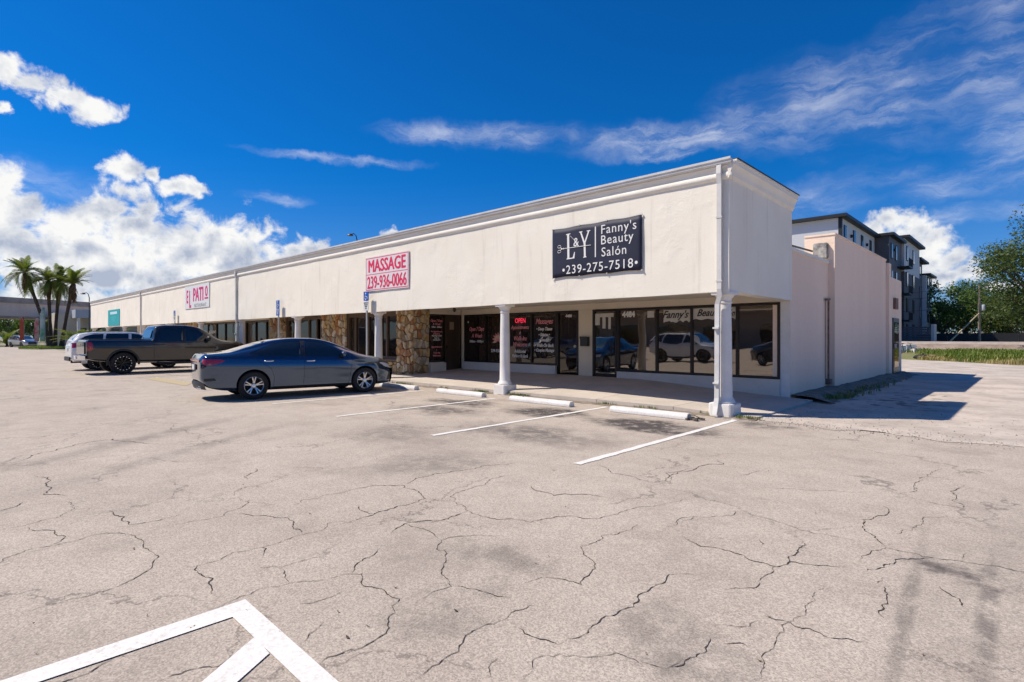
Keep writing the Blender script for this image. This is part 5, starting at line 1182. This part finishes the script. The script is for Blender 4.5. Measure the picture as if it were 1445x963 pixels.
lamp(126, 61, 6.4, .7, 'tall dark street lamp at the far end of the mall'); lamp(504, 44, 9.75, .55, 'dark gooseneck lamp rising behind the mall roof')

# ================================================================== FAR RIGHT
M_sid = mat('white_lap_siding', (.66, .67, .69), .6); 
def siding(m, sc=5.5):
    t = m.node_tree; b = t.nodes['Principled BSDF']; pos = N(t, 'ShaderNodeNewGeometry').outputs['Position']; sz = N(t, 'ShaderNodeSeparateXYZ'); t.links.new(pos, sz.inputs[0])
    fr_ = wm('FRACT', wm('MULTIPLY', sz.outputs[2], sc, tree=t), tree=t); bn_ = N(t, 'ShaderNodeBump', inp={'Strength': .7, 'Distance': .03}); t.links.new(fr_, bn_.inputs['Height']); t.links.new(bn_.outputs[0], b.inputs['Normal'])
siding(M_sid); M_gsid = mat('grey_siding', (.10, .10, .115), .6); siding(M_gsid, 4); M_gbr = mat('grey_brick', (.15, .145, .15), .85, vscale=2, col2=(.12, .115, .12)); M_blk = mat('black_roof_edge', (.012, .012, .014), .5)
AX = -14.4; apt = empty('apartment_block', (AX - 10, 95, 0)); tag(apt, 'four-storey white and charcoal apartment block with black flat roofs', 'building'); AI = Matrix.Translation((-(AX - 10), -95, 0))
def ap(mb, n, m, par=None): o = mb.build(n, m, par or apt); o.matrix_parent_inverse = AI if not par else Matrix(); return o
y1_, y2_ = PX(1187, 470, AX)[0], PX(1234, 470, AX)[0]
rq = ray(1254, 470); AX2 = rq.x / rq.y * y2_                # the charcoal wing stands forward of the white one
ay = lambda px: PX(px, 470, AX if px < 1234 else AX2)[0]; az_ = lambda px, py: PX(px, py, AX if px < 1234 else AX2)[1]
y3_, y4_, y5_, y6_ = (ay(p) for p in (1272, 1294, 1305.5, 1314))
z1_ = az_(1190, 309); zf = z1_*.77
ap(MB().box(AX - 45, AX, y1_, y2_, zf - .4, z1_), 'wall', M_sid); ap(MB().box(AX - 45, AX - .01, y1_ + .01, y2_, -.1, zf - .41), 'wall', M_gbr)
ap(MB().box(AX - 46, AX + .6, y1_ - .6, y2_ - .01, z1_ + .001, z1_ + .32), 'roof', M_blk); ap(MB().box(AX - .25, AX + .06, y1_ - .06, y1_ + .3, 0, z1_), 'corner_trim', M_blk)
ap(MB().lathe([(.05, 0), (.2, .05), (.22, .3), (.05, .35)], 10, lambda a, b, c: (AX - 9.2 + a, y1_ - .2 + b, z1_ - 3.2 + c)), 'wall_lamp', M_blk)
z2_ = az_(1255, 333); ap(MB().box(AX2 - 40, AX2, y2_ + .31, y3_ - .01, -.1, z2_), 'wall', M_gsid); ap(MB().box(AX2 - 41, AX2 + .6, y2_ - .2, y3_ - .02, z2_ + .001, z2_ + .32), 'roof', M_blk)
z3_ = az_(1283, 345); ap(MB().box(AX2 - 40, AX2 + .3, y3_, y4_, z3_*.70, z3_), 'wall', M_sid); ap(MB().box(AX2 - 40, AX2 + .29, y3_ + .01, y4_ - .01, -.1, z3_*.70 - .01), 'wall', M_gbr); ap(MB().box(AX2 - 41, AX2 + 1.0, y3_ - .6, y4_ + .3, z3_ + .001, z3_ + .34), 'roof', M_blk)
z4_ = az_(1300, 370); ap(MB().box(AX2 - 40, AX2 - .4, y4_ + .01, y5_, -.1, z4_), 'wall', M_gsid); ap(MB().box(AX2 - 41, AX2 + .5, y4_ + .31, y5_ + .3, z4_ + .001, z4_ + .32), 'roof', M_blk)
z5_ = az_(1310, 391); ap(MB().box(AX2 - 40, AX2 + .1, y5_ + .01, y6_, -.1, z5_), 'wall', M_sid); ap(MB().box(AX2 - 41, AX2 + .7, y5_ + .31, y6_ + .8, z5_ + .001, z5_ + .32), 'roof', M_blk)
M_win = mat('far_window', (.05, .09, .10), .1, spec=.8)
def win(y, x, z, w, h):
    f_ = ap(MB().box(x, x + .08, y - w/2, y + w/2, z, z + h), 'window', M_blk); MB().box(x + .081, x + .1, y - w/2 + .09, y + w/2 - .09, z + .09, z + h - .09).build('pane', M_win, f_)
for fl in range(4):
    zc = .9 + fl*z1_/4.15
    for px in (1192, 1205, 1216, 1228): win(ay(px), AX, zc + .4, .95, 1.9)
    for px in (1258, 1264): win(ay(px), AX2, zc*z2_/z1_ + .3, 1.0, 1.9)
    for px in (1276, 1285): win(ay(px), AX2 + .3 - (.01 if fl < 3 else 0), zc*z3_/z1_ + .3, 1.2, 2.0)
    for px in (1297, 1302): win(ay(px), AX2 - .4, zc*z4_/z1_ + .3, 1.4, 2.0)
    for px in (1308, 1311.5): win(ay(px), AX2 + .1, zc*z5_/z1_ + .3, 1.4, 2.0)
for fl in range(1, 4):                                  # balconies of the dark bay
    z_ = fl*z2_/4; ya2, yb2 = ay(1266), y3_ - .2
    bl = ap(MB().box(AX2 - .2, AX2 + 1.3, ya2, yb2, z_, z_ + .2), 'balcony', M_blk)
    mbb = MB().box(AX2 + 1.22, AX2 + 1.29, ya2, yb2, z_ + 1.15, z_ + 1.22)
    n_ = int((yb2 - ya2)/.35)
    for k in range(n_ + 1): mbb.box(AX2 + 1.23, AX2 + 1.28, ya2 + (yb2 - ya2)*k/n_ - .03, ya2 + (yb2 - ya2)*k/n_ + .03, z_ + .2, z_ + 1.15)
    mbb.build('railing', M_blk, bl)
for k, px in enumerate((1200, 1222, 1261)): ap(MB().lathe([(.06, 0), (.12, .05), (.12, .3), (.06, .35)], 8, lambda a, b, c, px=px: ((AX + .12 if px < 1233 else AX2 + .12) + a, ay(px) + b, (z1_ if px < 1233 else z2_) - 1.6 + c)), 'wall_lamp', M_blk)
# dark screen enclosure at the foot of the block, black fence, embankment, verge
p_ = onz(1298, 62); en = empty('bin_enclosure', p_); tag(en, 'dark louvred enclosure with a pale end wall below the apartments', 'enclosure')
for k in range(9): MB().box(-2.2, 1.0, 0, .08, .35 + k*.26, .56 + k*.26).build('slat', M_gsid, en)
MB().box(1.02, 1.3, -.05, 2.0, 0, 2.9).build('end_wall', mat('pale_block', (.50, .48, .46), .8), en); MB().box(-2.3, -2.2, -.03, .12, 0, 2.85).build('post', M_blk, en)
fe = empty('black_fence', (-10, 100, 0)); tag(fe, 'long black fence between the embankment and the trees', 'fence')
for k in range(14):
    MB().box(-9 + k*2.5, -6.56 + k*2.5, -.03, .03, .05, 2.0).build('fence_panel', M_blk, fe); MB().box(-9.05 + k*2.5, -8.95 + k*2.5, -.06, .06, 0, 2.1).build('post', M_blk, fe)
M_emb = mat('embankment_ballast', (.26, .205, .165), .95, vscale=1.5, col2=(.36, .29, .24), dirt=.5, bump=.6, bscale=8)
M_verge = mat('verge_soil', (.20, .17, .08), .95, vscale=.5, col2=(.13, .17, .04))
rows = []
x = -40
VB = lambda x: 37.4 - (.95*x if x < 0 else .5*min(x, 12)) + .3*math.sin(x*1.3)
while x < 60:
    yb_ = min(VB(x), 51); rows.append([(x, yb_, -.02), (x, yb_ + (52 - yb_)*.25, .14 + .03*math.sin(x*.9)), (x, yb_ + (52 - yb_)*.6, .30 + .04*math.sin(x*.7 + 1)), (x, 52, .36)]); x += 1.0
tag(MB().grid(rows).build('verge', M_verge, None, 60), kind='structure')
def band(y0, y1, z0, z1, m, nm='embankment'):
    rows = []; x = -60
    r_ = random.Random(int(y0*10))
    while x < 70: j = r_.uniform(-.06, .06); rows.append([(x, y0 + j, z0), (x, y0 + .5 + j, z1 + r_.uniform(-.03, .03)), (x, y1, z1 + .02)]); x += .7
    return tag(MB().grid(rows).build(nm, m, None, None), kind='structure')
band(51, 54.2, .30, .62, M_emb); band(54.0, 57, .55, .86, mat('embankment_brown', (.20, .145, .115), .95, vscale=2, col2=(.30, .23, .19))); band(56.8, 59.5, .8, 1.06, mat('embankment_grey', (.36, .31, .27), .95, vscale=2, col2=(.28, .23, .2)))
mg = MB(); md2 = MB()
for k in range(9000):
    x = rg.uniform(-9.5, 4); yv = VB(x); y = yv + .25 + (rg.random()**.9)*max(.5, 51.5 - yv)
    pxl = CX + FPX*(CA*x + SA*y)/(-SA*x + CA*y)
    if pxl < 1297 and y < 49.6: continue
    if math.sin(x*2.1 + y*.9) + math.sin(x*.8 - y*1.3) + rg.gauss(0, .5) > 1.0 + (y - yv)*.12: continue
    zz = .02 + min(1, (y - yv)/9)*.28; dry = (math.sin(x*1.1 + 1.2) + math.sin(y*.55 + x*.5) + rg.gauss(0, .5)) > .55 + (y - yv - 6)*.14
    tuft(md2 if dry else mg, x, y, zz, rg.uniform(.12, .30) + (.12 if not dry else 0), 6, rg, .25)
tag(mg.build('grass', F_grass, fix=False), kind='stuff'); tag(md2.build('dry_grass', F_dry, fix=False), kind='stuff')
# cast-off things at the edge of the verge
bk = empty('bicycle', onz(1277, 39.5, .02), R(35)); tag(bk, 'black bicycle leaning among white boxes at the alley end', 'bicycle')
for x in (-.52, .52): MB().tube([(x + .33*math.cos(a), 0, .34 + .33*math.sin(a)) for a in [k*math.pi/12 for k in range(25)]], .022, 6).build('wheel', M_black, bk, 60)
mbb = MB()
for a, b in (((-.52, 0, .34), (-.15, 0, .85)), ((-.52, 0, .34), (-.05, 0, .32)), ((-.05, 0, .32), (-.18, 0, .92)), ((-.16, 0, .8), (.36, 0, .84)), ((-.05, 0, .32), (.36, 0, .78)), ((.34, 0, .95), (.52, 0, .34))): mbb.tube([a, b], .018, 6)
mbb.build('frame', M_black, bk); MB().box(-.30, -.06, -.07, .07, .92, .98).build('saddle', M_black, bk, None, .02); MB().tube([(.30, -.26, 1.02), (.36, -.1, .98), (.36, .1, .98), (.30, .26, 1.02)], .014, 6).build('handlebar', M_black, bk)
def crate(px, D, w, h, m, label):
    o = MB().box(-w/2, w/2, -w*.4, w*.4, 0, h).build('white_box', m, None, None, .03); o.location = onz(px, D, .03); o.rotation_euler = (0, 0, R(40)); MB().box(-w/2 + .05, w/2 - .05, -w*.41, -w*.405, h*.45, h*.55).build('label_strip', M_gutter, o); tag(o, label, 'box')
crate(1282.5, 41, .75, .85, M_white, 'big white appliance box behind the bicycle'); crate(1292.5, 40.5, .5, .55, M_knee, 'smaller cream box beside the white appliance box'); crate(1272, 41, .6, .8, M_white, 'white box half hidden by the pink wall')
bag = MB().lathe([(.02, 0), (.45, .03), (.52, .13), (.40, .24), (.12, .30), (.03, .33)], 14, lambda a, b, c: (a*(1 + .18*math.sin(5*math.atan2(b, a))), b*.6, c)).build('rubbish_bag', M_black, None, 60); bag.location = onz(1302, 35.2, .03); tag(bag, 'black rubbish bag lying at the alley edge', 'bag')
MB().tube([(0, 0, .30), (.03, 0, .38)], [.03, .06], 8).build('knot', M_black, bag)
for k, (px, D, w, m_, lb) in enumerate([(1313, 35.8, 1.0, M_white, 'crumpled pale sheet beside the rubbish bag'), (1330, 35.2, 1.2, M_wood, 'dark broken boards lying in the dry grass'), (1324, 36, .8, M_knee, 'pale board end by the dark broken boards')]):
    r_ = random.Random(k); rows = [[(w*(i/5 - .5) + r_.uniform(-.04, .04), .35*(j/3 - .5) + r_.uniform(-.03, .03), .05 + r_.uniform(0, .13)) for j in range(4)] for i in range(6)]
    o = MB().grid(rows).build('debris_sheet', m_, None, 40, fix=False); o.location = onz(px, D, .06); o.rotation_euler = (0, 0, R(30 + 20*k)); q = o.modifiers.new('s', 'SOLIDIFY'); q.thickness = .03; tag(o, lb, 'debris', 'debris at the alley edge')
# utility pole with guy, transformer and wires
up = onz(1382, 72); uo = empty('utility_pole', up); tag(uo, 'weathered wooden utility pole with transformer and a leaning guy pole', 'utility pole')
M_pole = mat('pole_wood', (.30, .25, .19), .9, vscale=3, col2=(.2, .165, .13)); MB().tube([(0, 0, 0), (0, 0, 8.2)], [.17, .12], 10).build('pole', M_pole, uo, 60)
gq = onz(1333, 62, .4) - up; MB().tube([(0, 0, 4.6), tuple(gq)], [.07, .09], 8).build('guy_pole', mat('guy_wood', (.42, .34, .20), .9), uo, 60); MB().tube([(0, 0, 7.4), (2.2, 2.4, 9.4)], .02, 5).tube([(0, 0, 4.6), (1.3, 1.2, 2.6)], .03, 5).build('guy_wire', M_lp, uo)
MB().lathe([(.05, 0), (.24, .03), (.26, .1), (.26, .72), (.2, .8), (.05, .82)], 14, lambda a, b, c: (CA*.42 + a, SA*.42 + b, 4.9 + c)).build('transformer', mat('transformer_grey', (.55, .56, .56), .5), uo, 50)
mbw = MB()
for zz, e in ((8.0, (30, 34, 9.5)), (7.2, (30, 34, 8.4)), (5.6, (30, 34, 6.6)), (8.0, (-28, -26, 8.6)), (7.2, (-28, -26, 7.6)), (5.6, (-28, -26, 6.0))):
    mbw.tube([tuple(Vector((0, 0, zz)).lerp(Vector(e), u) - Vector((0, 0, 1.3*math.sin(math.pi*u)))) for u in [k/8 for k in range(9)]], .02, 4)
tag(mbw.build('wires', M_lp, uo), kind='stuff')
lo = empty('low_house', onz(1415, 105)); tag(lo, 'low house with a long pale metal roof beyond the fence', 'house')
MB().box(-8, 14, 0, 6, -.1, 1.9).build('wall', mat('house_wall', (.45, .42, .39), .85), lo); MB().box(-9, 15, -.8, 7, 1.9, 2.5).build('roof', mat('pale_roof', (.62, .62, .61), .5), lo)
for k in range(4): MB().box(-6 + k*4.5, -3 + k*4.5, -.06, -.001, .5, 1.6).build('window', M_win, lo)
for k, (px, D, h, rad, m_, lb) in enumerate([(1330, 92, 11.2, 5.2, F_mid, 'broad bright green tree directly beside the apartment block'), (1362, 96, 10.6, 5.4, F_dark, 'dark green tree behind the guy pole'), (1392, 100, 10.2, 5.0, F_mid, 'green tree behind the utility pole and low house'),
        (1430, 84, 8.0, 4.2, F_oak, 'olive tree behind the low house, below the spreading oak'), (1470, 90, 9.5, 6, F_oak, 'olive tree past the low house'), (1316, 120, 9, 5, F_dark, 'dark tree behind the bin enclosure')]):
    tree('shade_tree', onz(px, D), h, rad, m_, lb, 100 + k, 6500, .42, trunk_h=.22)
tree('oak_tree', onz(1482, 37), 9.3, 3.9, F_oak, 'large spreading oak reaching in over the verge', 140, 15000, .2, trunk_h=.3)

# ================================================================== ACROSS THE CAR PARK (mirrored in the shop glass)
ac = empty('opposite_shops', (-25, -42, 0)); tag(ac, 'low beige shop row across the car park, mirrored in the salon glass', 'building'); ACI = Matrix.Translation((25, 42, 0))
def acp(mb, n, m): o = mb.build(n, m, ac); o.matrix_parent_inverse = ACI
acp(MB().box(-75, 25, -52, -42, -.1, 4.6), 'wall', mat('opposite_wall', (.34, .27, .21), .85, vscale=.4, col2=(.28, .22, .18))); acp(MB().box(-76, 26, -53, -40.5, 4.601, 5.2), 'roof', M_bdark)
for k in range(14): acp(MB().box(-73 + k*7, -68.5 + k*7, -41.99, -41.9, .4, 2.9), 'window', M_gl_left)
for k in range(7): tree('shade_tree', (-70 + k*15, -62 - 4*(k % 2), 0), 11 + k % 3, 5, (F_dark, F_oak)[k % 2], 'street tree behind the shop row across the car park', 160 + k, 1600, .7, trunk_h=.25, group='trees across the car park')
